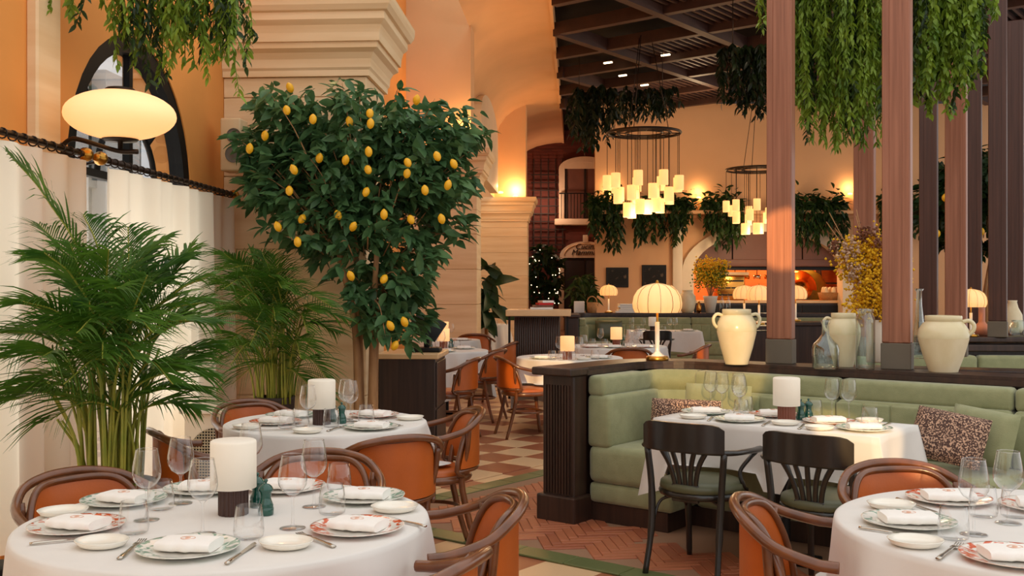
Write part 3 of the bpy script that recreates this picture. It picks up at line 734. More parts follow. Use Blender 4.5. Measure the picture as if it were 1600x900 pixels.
def black_chair():
    t = empty('bistro_armchair', 'x', 'chair', group='black bistro armchairs')
    def cr(a, z, r=.25): return (r*math.sin(a)*1.02, -.205-.06*(math.cos(a)-.6)/.4, z)
    def crest(u, v):
        a = R(-57+114*u); s = abs(2*u-1)
        zt = .80-.004-.03*s**6; zb = .655
        return cr(a, zb+(zt-zb)*v)
    mb = MB(); mb.grid(crest, 15, 5); mb.grid(lambda u, v: (lambda p: (p[0]*1.06, p[1]-.024, p[2]))(crest(1-u, v)), 15, 5)
    for v0 in (0, 1):
        mb.grid(lambda u, w: (lambda p: (p[0]*(1+.06*w), p[1]-.024*w, p[2]))(crest(u if v0 else 1-u, v0)), 15, 2)
    for u0 in (0, 1):
        mb.grid(lambda v, w: (lambda p: (p[0]*(1+.06*w), p[1]-.024*w, p[2]))(crest(u0, 1-v if u0 else v)), 5, 2)
    mb.build('crest_rail', M_['black'], t)
    # flat arms: one bent band running from arm to arm below the crest
    ap = spline([(-.272,.11,.645),(-.276,.06,.645),(-.27,-.05,.65),(-.235,-.17,.652),(-.12,-.238,.655),(0,-.252,.656),(.12,-.238,.655),(.235,-.17,.652),(.27,-.05,.65),(.276,.06,.645),(.272,.11,.645)], 4)
    MB().tube(ap, .03, 8, flat=(.9, .48)).build('arm_rail', M_['black'], t)
    for k in range(5):
        s = (k-2)/2
        pts = [(s*.055, -.19, .44), (s*.062, -.2, .5), (s*.085, -.212, .58), (s*.128, -.222, .655)]
        MB().tube(spline(pts, 4), .014, 6, flat=(1.0, .5)).build('slat', M_['black'], t)
    MB().rbox((0, -.193, .43), (.15, .022, .09), .006).build('splat_foot', M_['black'], t)
    for sx in (-1, 1):
        MB().tube(spline([(sx*.215, -.2, .66), (sx*.195, -.19, .44), (sx*.19, -.205, .22), (sx*.2, -.25, 0)], 5), [.018]*6+[.02]*5+[.016]*5, 8).build('leg', M_['black'], t)
        MB().tube(spline([(sx*.165, .16, .42), (sx*.172, .185, .2), (sx*.18, .21, 0)], 4), [.02]*4+[.017]*4+[.014], 8).build('leg', M_['black'], t)
        MB().tube(spline([(sx*.262, .08, .63), (sx*.24, .05, .6), (sx*.2, .02, .53), (sx*.215, .03, .46), (sx*.2, .09, .43)], 5), .011, 8).build('arm_support', M_['black'], t)
        MB().tube(spline([(sx*.19, -.19, .25), (sx*.175, -.14, .36), (sx*.1, -.12, .4)], 5), .009, 6).build('brace', M_['black'], t)
        MB().tube(spline([(sx*.175, .17, .28), (sx*.165, .1, .36), (sx*.12, .05, .4)], 5), .009, 6).build('brace', M_['black'], t)
    n = 26; rg = [(.21*math.cos(2*PI*k/n), .2*math.sin(2*PI*k/n), .415) for k in range(n)]
    MB().tube(rg, .02, 8, closed=True).build('seat_frame', M_['black'], t)
    MB().lathe([(0, .42), (.195, .42), (.222, .438), (.216, .468), (.17, .485), (0, .49)], 28).build('seat', M_['olive'], t)
    return t
KC = Proto(black_chair)
p = B(1.11, -.42); SEATS.append((p.x, p.y)); KC.put(p, TH+R(2), 'black bistro armchair with fan slats nearer the booth end pier', 'black bistro armchairs')
p = B(1.775, -.41); SEATS.append((p.x, p.y)); KC.put(p, TH-R(3), 'black bistro armchair with fan slats nearer the flowered cushion pair', 'black bistro armchairs')
SEATS.append((hx(1025, 16.45), 16.45)); KC.put(Pd(1025, 450, 16.45)+Vector((0, 0, -CAMZ)), R(-2), 'small black bistro armchair at the far booth table', 'black bistro armchairs')

# ---- tables and cloths
def round_table(x, y, r, lab, drop=.5, seed=1):
    t = empty('round_table', 'round table under white cloth, '+lab, 'table', (x, y, 0), 0, 'round dining tables')
    MB().lathe([(0, .715), (r-.01, .715), (r-.005, .73), (r-.01, .744), (0, .744)], 40).build('table_top', M_['dwood'], t)
    MB().lathe([(.045, .04), (.045, .714)], 16).build('pedestal', M_['blackp'], t)
    MB().lathe([(0, 0), (.26, 0), (.26, .012), (.06, .04), (0, .045)], 28).build('foot', M_['blackp'], t)
    rr = random.Random(seed); ph = [rr.random()*6.28 for _ in range(5)]
    def f(u, v):
        a = 2*PI*u
        if v < .4: q = v/.4*r*.985; return (q*math.cos(a), q*math.sin(a), .7495)
        s = (v-.4)/.6
        if s < .12:
            e = s/.12*PI/2; q = r*.985+.014*math.sin(e); return (q*math.cos(a), q*math.sin(a), .7355+.014*math.cos(e))
        h = (s-.12)/.88; am = .085*h**.8
        w = math.sin(9*a+ph[0])*.55+math.sin(14*a+ph[1])*.4+math.sin(5*a+ph[2])*.45
        q = r+.004+am*(.35+w*.8)+.02*h; q = max(q, r+.004)
        X, Y, Z = q*math.cos(a), q*math.sin(a), .7355-h*(drop+.03*math.sin(4*a+ph[3]))
        return (X, Y, max(Z, rest_z(x+X, y+Y)+.012*(1-h)))
    c = MB().grid(f, 128, 26, closed=True).build('tablecloth', M_['cloth'], None, Matrix.Translation((x, y, 0)))
    tag(c, 'white linen cloth on the round table '+lab, 'tablecloth', 'white round tablecloths')
LB = {1: 'beside the big palm', 2: 'in front of the lemon tree', 3: 'closest to the black bistro chairs', 4: 'with sunlit cloth behind the booth pier', 5: 'with lit lamp behind the cap rail',
      8: 'right behind the dark sideboard', 9: 'along the stone pier of the aisle', 7: 'far down the aisle left of host stand', 6: 'in the far green booth', 10: 'in the near sage booth'}
round_table(*T1, .62, LB[1], seed=1); round_table(*T2, .535, LB[2], seed=2); round_table(*T3, .62, LB[3], seed=3)
round_table(*T4, .55, LB[4], seed=4); round_table(*T5, .62, LB[5], seed=5); round_table(*T8, .5, LB[8], seed=6); round_table(*T9, .5, LB[9], seed=7); round_table(*T7, .55, LB[7], seed=8)
def square_table(o, rz, lx, ly, lab):
    t = empty('square_table', 'rectangular table under white cloth '+lab, 'table', o, rz, 'rectangular dining tables')
    MB().rbox((0, 0, .73), (lx, ly, .028), .005).build('table_top', M_['dwood'], t)
    MB().lathe([(.045, .04), (.045, .715)], 16).build('pedestal', M_['blackp'], t)
    MB().rbox((0, 0, .012), (lx*.3, ly*.36, .024), .01).build('foot', M_['blackp'], t)
    # cloth with corner folds
    def f(u, v):
        k = u*4; e = int(k) % 4; q = k-int(k); hx_, hy = lx/2+.004, ly/2+.004
        cs = [(-hx_, -hy), (hx_, -hy), (hx_, hy), (-hx_, hy)]
        a, b = cs[e], cs[(e+1) % 4]; x, y = a[0]+(b[0]-a[0])*q, a[1]+(b[1]-a[1])*q
        if v < .35: s = v/.35; return (x*s, y*s, .7495)
        h = (v-.35)/.65; cn = abs(2*q-1)**5
        nx, ny = ((0,-1),(1,0),(0,1),(-1,0))[e]
        out = .012*h+.02*h*math.sin(q*14+e)+.075*cn*h
        dz = .34+.10*cn+.012*math.sin(q*9+e*2)
        if cn > .2:
            l = math.hypot(x, y); dx, dy = x/l, y/l
            nx, ny = nx*(1-cn)+dx*cn, ny*(1-cn)+dy*cn
        w_ = Matrix.Translation(o)@Matrix.Rotation(rz, 4, 'Z')@Vector((x+nx*out, y+ny*out, 0))
        return (x+nx*out, y+ny*out, max(.7495-h*dz, rest_z(w_.x, w_.y)+.012*(1-h)))
    c = MB().grid(f, 112, 18, closed=True).build('tablecloth', M_['cloth'], None, Matrix.Translation(o)@Matrix.Rotation(rz, 4, 'Z'))
    tag(c, 'white linen cloth with hanging corners, table '+lab, 'tablecloth', 'white rectangular tablecloths')
TB = B(1.345, .045); square_table(TB, TH, 1.24, .60, LB[10])
TF = Pd(1037, 450, 17.35); TF.z = 0; square_table(TF, R(-4), 1.2, .75, LB[6])

# ================================================================== table ware
TZ = .7505
def shell(prof, th): # double a thin profile into a wall
    return prof+[(max(0, r-th), z+(th if i == 0 else 0)) for i, (r, z) in list(enumerate(prof))[::-1]]
def wine_glass():
    t = empty('wine_glass', 'x', 'wine glass', group='wine glasses')
    bowl = [(0,.098),(.014,.101),(.030,.112),(.041,.130),(.0435,.145),(.042,.165),(.037,.195),(.0325,.220)]
    MB().lathe(bowl, 20).build('bowl', M_['glass'], t)
    MB().tube([(.0325*math.cos(2*PI*k/20), .0325*math.sin(2*PI*k/20), .22) for k in range(20)], .0009, 4, closed=True).build('rim', M_['glass'], t)
    MB().lathe([(0, .002), (.012, .005), (.0042, .014), (.0036, .05), (.004, .09), (.012, .1), (0, .1)], 12).build('stem', M_['glass'], t)
    MB().lathe([(0, 0), (.0385, 0), (.0395, .0015), (.036, .003), (.012, .006), (0, .007)], 22).build('foot', M_['glass'], t)
    return t
def tumbler():
    o = MB().lathe([(0, .001), (.034, .001), (.041, .006), (.044, .022), (.042, .05), (.036, .095), (.0352, .0955)], 22).build('tumbler', M_['glass'])
    return tag(o, 'x', 'glass', 'stemless tumblers')
def plate(mm, name):
    def f():
        o = MB().lathe([(0, .004), (.08, .004), (.09, .007), (.132, .0155), (.139, .0175), (.1385, .0145), (.09, .002), (.06, 0), (0, 0)], 40).build(name, M_[mm])
        return tag(o, 'x', 'plate', 'dinner plates')
    return f
def napkin():
    t = empty('napkin', 'x', 'napkin', group='folded napkins')
    m = MB()
    def f(u, v):
        a = 2*PI*v; s = 2*u-1; w = .056*(1-.08*s*s)+.003*math.sin(9*s)
        y = w*math.copysign(abs(math.cos(a))**.45, math.cos(a)); z = .015+.015*math.copysign(abs(math.sin(a))**.7, math.sin(a))
        return (s*.078, y+.006*s*s, z*(1-.12*s*s)+.001*math.sin(14*s)*math.sin(a))
    m.grid(lambda u, v: f(v, 1-u), 20, 13, closed=True)
    for s in (0, 1):
        ring = [f(s, k/20) for k in range(20)]
        m.add(ring, [tuple(range(20)) if s else tuple(range(20))[::-1]])
    m.build('fold', M_['napkin'], t)
    MB().tube([(.02*math.cos(2*PI*k/18), .015*math.sin(2*PI*k/18), .0302) for k in range(18)], .001, 4, closed=True).build('emblem', mat_emblem, t)
    MB().lathe([(0, .0308), (.007, .0308), (.008, .0296), (.005, .029)], 10, (0, 0, 0)).build('emblem', mat_emblem, t)
    return t
mat_emblem = mat('napkin_emblem', (226,176,150), .8)
def bread_plate():
    o = MB().lathe([(0, .006), (.05, .006), (.062, .012), (.074, .021), (.077, .020), (.066, .006), (.05, 0), (0, 0)], 30, M=Matrix.Diagonal((1, .86, 1, 1))).build('bread_plate', M_['white'])
    return tag(o, 'x', 'side plate', 'small side plates')
def knife():
    t = empty('knife', 'x', 'knife', group='table knives')
    MB().tube(spline([(-.11, 0, .005), (-.06, 0, .006), (-.01, 0, .005)], 4), [.0055]*4+[.0045]*4+[.003], 8, flat=(1.2, .7)).build('handle', M_['steel'], t)
    MB().prism([(-.012, -.004), (.06, -.008), (.1, -.006), (.113, .004), (.1, .007), (-.012, .004)], .0022, M=Matrix.Translation((0, 0, .0035))).build('blade', M_['steel'], t)
    return t
def fork():
    t = empty('fork', 'x', 'fork', group='table forks')
    MB().tube(spline([(-.1, 0, .004), (-.05, 0, .006), (.02, 0, .007), (.045, 0, .006)], 4), [.006]*4+[.0045]*4+[.0035]*4+[.006], 8, flat=(1.3, .6)).build('handle', M_['steel'], t)
    MB().rbox((.052, 0, .0055), (.022, .023, .003), .001, seg=1).build('neck', M_['steel'], t)
    for k in range(4): MB().tube([(.06, -.0096+k*.0064, .0055), (.08, -.0096+k*.0064, .0045), (.1, -.0096+k*.0064, .007)], .0017, 5).build('tine', M_['steel'], t)
    return t
def table_lamp(sh, bs):
    def f():
        t = empty('cordless_lamp', 'x', 'table lamp', group='cordless table lamps')
        n = 40; pr = [(.047*(1+.025*math.cos(20*2*PI*k/80)), 0) for k in range(80)]
        V = []; F = []
        for z in (0, .09):
            for k in range(80):
                a = 2*PI*k/80; r = .046*(1+.03*(1 if k % 4 < 2 else -1)); V.append((r*math.cos(a), r*math.sin(a), z))
        F = [(k, (k+1) % 80, 80+(k+1) % 80, 80+k) for k in range(80)]+[tuple(range(80))[::-1], tuple(range(80, 160))]
        MB().add(V, F).build('base', M_[bs], t)
        MB().lathe([(0, .236), (.066, .236), (.0705, .233), (.072, .228), (.072, .085), (.07, .085), (.07, .226), (.064, .232)], 36).build('shade', M_[sh], t)
        MB().lathe([(0, .12), (.02, .12), (.02, .2), (0, .2)], 12).build('bulb_holder', M_['white'], t)
        return t
    return f
def mill():
    o = MB().lathe([(0,0),(.024,0),(.025,.004),(.025,.022),(.023,.026),(.0245,.03),(.018,.045),(.0155,.056),(.019,.072),(.0235,.078),(.0235,.083),(.019,.09),(.012,.096),(.004,.099),(.004,.103),(.007,.107),(.006,.112),(0,.114)], 20).build('pepper_mill', M_['mill'])
    return tag(o, 'x', 'pepper mill', 'green pepper and salt mills')
WG, TU, PO_, PG_, NP_, BP_, KN, FK, ML = (Proto(f) for f in (wine_glass, tumbler, plate('plate_o', 'dinner_plate'), plate('plate_g', 'dinner_plate'), napkin, bread_plate, knife, fork, mill))
LW, LR, LL = Proto(table_lamp('shade', 'lampbase')), Proto(table_lamp('shade', 'lampred')), Proto(table_lamp('litshade', 'lampred'))
def tp_(px, py): return Pz(px, py, TZ)
def along(p, q): return math.atan2(q.y-p.y, q.x-p.x)
def setting(k, wines=(), tums=(), po=(), pg=(), breads=(), knives=(), forks=(), lamp=None, mills=(), lampk=None, conv=tp_):
    L = LB[k]; G = ' on the table '+L
    C = {1: T1, 2: T2, 3: T3}.get(k)
    RT = {1: (T1,.62), 2: (T2,.535), 3: (T3,.62), 4: (T4,.55), 5: (T5,.62), 8: (T8,.5), 9: (T9,.5), 7: (T7,.55)}.get(k)
    SQ = {10: (TB, TH, .62, .30), 6: (TF, R(-4), .6, .375)}.get(k); base = conv
    def conv(px, py, m=.05):
        p = base(px, py)
        if RT:
            c = Vector((*RT[0], TZ)); v = p-c
            if v.length > RT[1]-m: p = c+v*((RT[1]-m)/v.length)
        else:
            mt = Matrix.Translation((SQ[0].x, SQ[0].y, TZ))@Matrix.Rotation(SQ[1], 4, 'Z'); q = mt.inverted()@p
            q.x = max(-SQ[2]+m, min(SQ[2]-m, q.x)); q.y = max(-SQ[3]+m, min(SQ[3]-m, q.y)); p = mt@q
        return p
    IT = []                                            # kind, place, turn, circles (offset along the turn, radius), how easily it moves
    for p in ([lamp] if lamp else []): IT.append(['lamp', conv(*p, .1), 0, [(0, .075)], .15])
    for kk, arr, r, mv in (('po', po, .142, .35), ('pg', pg, .142, .35), ('bread', breads, .08, .6), ('wine', wines, .046, 1), ('tum', tums, .047, 1), ('mill', mills, .028, 1)):
        for p in arr: IT.append([kk, conv(*p, r+.005), 0, [(0, r)], mv])
    for kk, arr in (('knife', knives), ('fork', forks)):
        for A, B_, C_, D_ in arr:
            p, q = conv(A, B_), conv(C_, D_); IT.append([kk, (p+q)/2, along(p, q), [(o_, .014) for o_ in (-.105, -.07, -.035, 0, .035, .07, .105)], 1])
    def cir(t): return [(t[1].x+o_*math.cos(t[2]), t[1].y+o_*math.sin(t[2]), r) for o_, r in t[3]]
    mt = None if RT else Matrix.Translation((SQ[0].x, SQ[0].y, TZ))@Matrix.Rotation(SQ[1], 4, 'Z')
    for step in range(400):
        worst = 0
        for m in range(len(IT)):
            for n in range(m):
                g, h = IT[m], IT[n]
                best = min(((math.hypot(x1-x2, y1-y2)-r1-r2-.003, x1-x2, y1-y2) for x1, y1, r1 in cir(g) for x2, y2, r2 in cir(h)), key=lambda t: t[0])
                if best[0] < 0:
                    worst = max(worst, -best[0]); l = math.hypot(best[1], best[2])
                    v = Vector((best[1]/l, best[2]/l, 0)) if l > 1e-5 else Vector((math.cos(m*2.4), math.sin(m*2.4), 0))
                    w = -best[0]*.6/(g[4]+h[4]); g[1] = g[1]+v*w*g[4]; h[1] = h[1]-v*w*h[4]
        for t in IT:                                   # everything stays on its table top
            ext = max(abs(o_)+r for o_, r in t[3])
            if RT:
                cc = Vector((*RT[0], TZ)); v = t[1]-cc; lim = RT[1]-(ext if len(t[3]) == 1 else .06)
                if v.length > lim: t[1] = cc+v*(lim/v.length)
            else:
                q = mt.inverted()@t[1]; ex = min(ext, .145); q.x = max(-SQ[2]+ex, min(SQ[2]-ex, q.x)); q.y = max(-SQ[3]+ex, min(SQ[3]-ex, q.y)); t[1] = mt@q
        if worst < .0008: break
    NM = {'po': 'orange plate', 'pg': 'green plate', 'mill': 'mill', 'lamp': 'lamp', 'bread': 'side plate'}
    def by(t, skip=()):
        n = min((s for s in IT if s[0] in NM and s is not t and s[0] not in skip), key=lambda s: (s[1]-t[1]).length, default=None)
        return 'near %s, table %s' % (NM[n[0]], L)
    for t in IT:
        kk, p, an = t[0], t[1], t[2]
        if kk == 'lamp': (lampk or LW).put(p, 0, 'white drum shade lamp on the table '+L)
        elif kk in ('po', 'pg'):
            nm = 'orange patterned' if kk == 'po' else 'green leaf patterned'
            (PO_ if kk == 'po' else PG_).put(p, rnd.random()*6, nm+' dinner plate on the table '+L, nm+' plates'+G)
            NP_.put(p+Vector((0, 0, .0065)), rnd.uniform(-.35, .1), 'folded napkin on a %s plate, table %s' % (nm.split()[0], L), 'napkins on %s plates' % nm+G)
        elif kk == 'mill': ML.put(p, 0, 'glossy green pepper mill on the table '+L, 'green mills'+G)
        elif kk == 'bread': n = by(t, ('bread',)); BP_.put(p, rnd.uniform(-.4, .4), 'small cream side plate '+n, 'side plates '+n)
        else:
            pr, w1, w2 = {'wine': (WG, 'clear stemmed wine glass ', 'wine glasses '), 'tum': (TU, 'clear stemless tumbler ', 'tumblers '), 'knife': (KN, 'steel table knife ', 'knives '), 'fork': (FK, 'steel fork ', 'forks ')}[kk]
            n = by(t); pr.put(p, an, w1+n, w2+n)
setting(1, wines=[(229,813), (279,787), (316,836), (415,762), (473,826), (502,790)], tums=[(200,835), (237,792), (366,846), (519,803), (519,770)],
        po=[(117,823), (546,829), (452,752)], pg=[(293,860), (590,776), (192,776), (262,767)], breads=[(193,852), (452,850), (606,796), (128,797)],
        knives=[(64,849,180,838), (347,882,392,850), (632,826,585,816)], forks=[(194,882,246,840), (538,859,460,830)], lamp=(365,803), mills=[(413,804), (402,792)])
setting(2, wines=[(466,668), (545,660), (553,655)], tums=[(480,664), (562,660), (535,668), (455,668)], po=[(418,665), (590,652)], pg=[(585,672), (452,652)], breads=[(495,676), (632,655), (385,668)],
        knives=[(372,675,460,672), (560,660,640,648)], forks=[(560,660,600,672), (548,678,585,665)], lamp=(500,663), mills=[(519,659), (529,661)])
setting(3, wines=[(1513,834), (1573,817), (1660,830)], tums=[(1481,842), (1540,808), (1600,800)], po=[(1548,882), (1492,787), (1590,795)], pg=[(1415,819)], breads=[(1443,853), (1425,799)],
        knives=[(1345,833,1428,843), (1440,786,1472,797)], forks=[(1437,884,1502,857)])
setting(10, wines=[(1148,646), (1156,641), (1145,638), (1319,657), (1341,664), (1136,648)], tums=[(1139,648), (1167,650), (1305,650), (1352,666)], po=[(1205,645), (1295,668)], pg=[(1165,660), (1330,668), (1100,648)],
        breads=[(1252,664), (1405,656), (1110,655), (1270,672)], knives=[(1152,668,1182,658), (1350,674,1378,662)], forks=[(1085,658,1105,648), (1265,672,1282,660)], lamp=(1229,657), mills=[(1252,658), (1260,660)], lampk=LR)
setting(4, wines=[(868,560), (905,560), (912,556)], tums=[(860,562), (875,566), (905,566), (918,562)], pg=[(840,562), (935,560)], breads=[(930,566)], lamp=(886,562), lampk=LL)
setting(5, wines=[(936,541), (985,543), (994,545), (1000,542)], tums=[(928,541), (945,542), (980,546), (990,548)], po=[(925,545), (1015,545)], pg=[(960,553)], lamp=(963,541), mills=[(973,540)], lampk=LL)
setting(6, wines=[(993,520), (1002,519), (1048,518), (1052,519)], tums=[(990,521), (998,522), (1046,520)], pg=[(1075,517), (1005,522)], lamp=(1021,518), lampk=LW)
setting(8, wines=[(672,541), (690,548), (705,536)], tums=[(665,541), (700,546), (712,541)], pg=[(725,545), (690,556)], lamp=(694,537), mills=[(702,540), (706,539), (668,542)], lampk=LL)
setting(9, wines=[(680,527), (705,530)], tums=[(672,529)], po=[(725,532)], lamp=(692,527), lampk=LL)
setting(7, wines=[(758,508), (784,507)], tums=[(750,508), (790,509)], pg=[(746,506)], lamp=(770,508), lampk=LL)

# ================================================================== jars, bottles, lamps on the cap rails
def jar(px, py, w, h, mm, handles, label, z=WALLH, name='ceramic_jar', kind='jar'):
    """px,py: pixel of the base centre on the rail, w,h in pixels"""
    d = FPX*(CAMZ-z)/(py-450); s = d/FPX; R_ = w*s/2; Hh = h*s; p = Pd(px, py, d); p.z = z
    t = empty(name, label, kind, p)
    low = [(0, 0), (.56, 0), (.57, .015), (.62, .08), (.80, .3), (.93, .5), (.99, .60)]
    upp = [(.985, .60), (1, .66), (.95, .76), (.80, .86), (.70, .89), (.70, .905), (.72, .91), (.72, .985), (.70, 1), (.64, 1), (.64, .9), (0, .86)]
    MB().lathe([(r*R_, z_*Hh) for r, z_ in low], 32).build('body', M_[mm], t)
    MB().lathe([(r*R_, z_*Hh) for r, z_ in upp], 32).build('glazed_shoulder', M_['ceramic2'], t)
    for a in handles:
        c, s_ = math.cos(a), math.sin(a)
        pts = [(R_*.70*c, R_*.70*s_, Hh*.885), (R_*.98*c, R_*.98*s_, Hh*.91), (R_*1.16*c, R_*1.16*s_, Hh*.84), (R_*1.14*c, R_*1.14*s_, Hh*.74), (R_*.98*c, R_*.98*s_, Hh*.66)]
        MB().tube(spline(pts, 5), R_*.085, 8).build('handle', M_['ceramic2'], t)
    return t
jar(1151, 569, 62, 86, 'ceramic', (PI, .0), 'cream ceramic jar with two handles on the cap rail beside the dome lamp')
jar(1318, 573, 52, 84, 'ceramic', (PI*.95,), 'cream ceramic jar partly behind the round glass flagon')
jar(1474, 581, 76, 88, 'ceramic', (-.25,), 'broad cream ceramic jar with one handle on the cap rail')
def lathe_thing(name, label, cat, p, prof, mm, seg=24, group=None):
    o = MB().lathe(prof, seg).build(name, M_[mm], None, Matrix.Translation(p)); return tag(o, label, cat, group)
def rail(px, py, z=WALLH): return Pz(px, py, z)
p = rail(1290, 576); lathe_thing('glass_flagon', 'squat clear glass flagon with narrow neck on the cap rail', 'bottle', p,
    [(0, .004), (.072, 0), (.08, .012), (.082, .12), (.074, .15), (.04, .185), (.024, .21), (.02, .27), (.028, .28), (.028, .3), (.022, .3), (.017, .27), (.02, .21), (.036, .18), (.07, .147), (.078, .12), (.076, .014), (0, .01)], 'gglass')
lathe_thing('glass_jar', 'tall cylindrical pale green glass jar in front of the yellow flowers', 'jar', rail(1352, 577),
    [(0, .004), (.054, 0), (.058, .012), (.058, .3), (.05, .325), (.042, .34), (.048, .352), (.048, .37), (.042, .37), (.04, .34), (.053, .3), (.054, .014), (0, .01)], 'gglass')
lathe_thing('glass_bottle', 'tall slim green glass bottle with flared lip behind the post', 'bottle', Pz(1436, 560, WALLH),
    [(0, .004), (.05, 0), (.056, .02), (.05, .12), (.032, .26), (.02, .38), (.018, .47), (.032, .49), (.028, .493), (.014, .47), (.017, .38), (.029, .26), (.047, .12), (.05, .02), (0, .012)], 'gglass')
for k, px in enumerate((1044, 1053)):   # glasses seen behind the rail
    pass
# white vase of yellow flowers
p = Pz(1372, 566, WALLH)
fv = empty('flower_vase', 'white vase with a big spray of yellow mimosa and dried pampas', 'flower vase', p)
MB().lathe([(0, 0), (.07, 0), (.075, .01), (.075, .28), (.07, .285), (.065, .28), (.065, .02), (0, .02)], 24).build('vase', M_['potw'], fv)
def ball_cloud(n, fn, r0, r1, seed):
    rr = random.Random(seed); m = MB()
    oc = [(1,0,0),(-1,0,0),(0,1,0),(0,-1,0),(0,0,1),(0,0,-1)]; of = [(0,2,4),(2,1,4),(1,3,4),(3,0,4),(2,0,5),(1,2,5),(3,1,5),(0,3,5)]
    for k in range(n):
        c = fn(rr); r = rr.uniform(r0, r1)
        m.add([(c[0]+x*r, c[1]+y*r, c[2]+z*r) for x, y, z in oc], of, True)
    return m
def sprays(t, n, spread, h0, h1, mm, r0, r1, seed, cx=0, per=70, rad=.07, base=.27, name='spray'):
    rr = random.Random(seed)
    for k in range(n):
        a = rr.random()*6.28; q = rr.random()**.6*spread; top = Vector((cx+q*math.cos(a), q*math.sin(a)*.7, rr.uniform(h0, h1)))
        st = MB().tube(spline([(0, 0, base-.05), (top.x*.4, top.y*.4, base+(top.z-base)*.5), tuple(top)], 4), .0025, 4).build('stem', M_['bark'], t)
        def fn(r): return top+Vector((r.gauss(0, 1), r.gauss(0, 1), r.gauss(0, 1)*1.2))*rad*.55
        tag(ball_cloud(per, fn, r0, r1, seed*77+k).build(name, M_[mm], st), kind='stuff')
sprays(fv, 34, .17, .36, .80, 'yellow', .007, .014, 3, -.05, 90, .08, name='mimosa_spray')
sprays(fv, 6, .2, .6, .8, 'pampas', .007, .014, 5, -.1, 70, .06, name='pampas_plume')
sprays(fv, 4, .22, .68, .92, 'dried', .008, .014, 6, -.1, 40, .04, name='dried_bloom')
for k in range(6):
    a = rnd.uniform(-.35, .2); MB().tube([(0, 0, .25), (a*.5, .02, .7), (a, .03, rnd.uniform(.85, 1.05))], .003, 5).build('twig', M_['bark'], fv)

# dome lamps
def dome_lamp(r, h):
    def f():
        t = empty('dome_lamp', 'x', 'table lamp', group='pleated dome lamps')
        MB().lathe([(0, 0), (.075, 0), (.078, .006), (.078, .022), (.07, .03), (0, .03)], 28).build('base', M_['brass'], t)
        MB().lathe([(.05, .03), (.03, .045), (.018, .06), (.016, .07), (.016, h*.5), (0, h*.5)], 20).build('lower_stem', M_['white'], t)
        MB().lathe([(.008, h*.48), (.008, h*.86), (0, h*.86)], 12).build('upper_stem', M_['brass'], t)
        pr = [(r*.90, h*.62), (r*.985, h*.68), (r, h*.74), (r*.95, h*.83), (r*.8, h*.91), (r*.55, h*.965), (r*.25, h*.99), (.012, h)]
        MB().lathe(pr, 64, flute=.018, fn=16).build('shade', M_['dome'], t)
        for k in range(12):
            an = 2*PI*k/12; MB().tube([(q*1.012*math.cos(an), q*1.012*math.sin(an), z) for q, z in pr], .0022, 4).build('rib', M_['ribm'], t)
        MB().lathe([(0, h), (.01, h), (.012, h+.01), (.006, h+.02), (0, h+.022)], 10).build('finial', M_['brass'], t)
        MB().lathe([(0, h*.7), (.03, h*.72), (.035, h*.78), (.02, h*.83), (0, h*.84)], 14).build('bulb', M_['litbulb'], t)
        return t
    return f
M_['ribm'] = mat('shade_rib', (196,160,112), .8)
M_['litbulb'] = mat('lit_bulb', (255,225,170), .5, emit=14, ecol=(255,205,130))
DL = Proto(dome_lamp(.168, .53))
DL.put(Pz(1027, 563, WALLH), 0, 'lit pleated dome lamp with brass base on the near cap rail')
def rz_on(px, py, z): q = Pz(px, py, z); return q
p = Pd(951, 490, 19.36); p.z = 1.0; DL.put(p, 0, 'small lit dome lamp beside the papers on the far counter')
p = Pd(1043, 490, 19.3); p.z = 1.0; DL.put(p, 0, 'dome lamp on the far counter next to the stoneware jar')
p = Pd(1517, 523, 10.45); p.z = WALLH; DL.put(p, 0, 'dome lamp beside the pink vase on the far rail', scale=.92)
for px, d, l in ((1163, 15.0, 'dome lamp in front of the kitchen counter next to the post'), (1186, 13.6, 'larger dome lamp half behind the walnut post'), (1243, 15.0, 'dome lamp in front of the pizza oven')):
    p = Pd(px, 0, d); p.z = .98; DL.put(p, 0, l)
# low dark bar that carries those lamps
o = empty('service_bar', 'low dark service bar in front of the kitchen with dome lamps', 'bar', (hx(1240, 14.95), 14.95, 0), R(4))
MB().box((0, .1, .46), (1.75, .5, .92)).build('body', M_['dwood'], o); MB().rbox((0, .1, .95), (1.85, .6, .05), .01, smooth=False).build('top', M_['dwood'], o)
o = MB().box((0, 0, .45), (.4, .4, .9)).box((0, 0, .945), (.46, .46, .05)).build('lamp_pedestal', M_['dwood'], None, Matrix.Translation((hx(1186, 13.6), 13.6, 0))); tag(o, 'dark pedestal under the larger dome lamp', 'pedestal')
# far rail objects
lathe_thing('pink_vase', 'matte pink bottle vase with round body and long neck', 'vase', Vector((hx(1534, 10.68), 10.68, WALLH)),
    [(0, 0), (.06, 0), (.085, .035), (.09, .07), (.075, .105), (.04, .13), (.032, .15), (.032, .3), (.028, .302), (.026, .15), (0, .13)], 'pink')
lathe_thing('glass_jar', 'short clear glass jar at the end of the far rail', 'jar', Pz(1592, 524, WALLH), [(0, .004), (.075, 0), (.09, .03), (.09, .1), (.07, .13), (.07, .16), (.062, .16), (.062, .13), (.084, .1), (.084, .03), (0, .012)], 'gglass')
lathe_thing('stoneware_jug', 'pale stoneware jug behind the short glass jar', 'jug', Pz(1582, 520, WALLH), [(0, 0), (.09, 0), (.11, .04), (.1, .2), (.06, .28), (.045, .34), (.05, .36), (.04, .36), (0, .3)], 'ceramic')
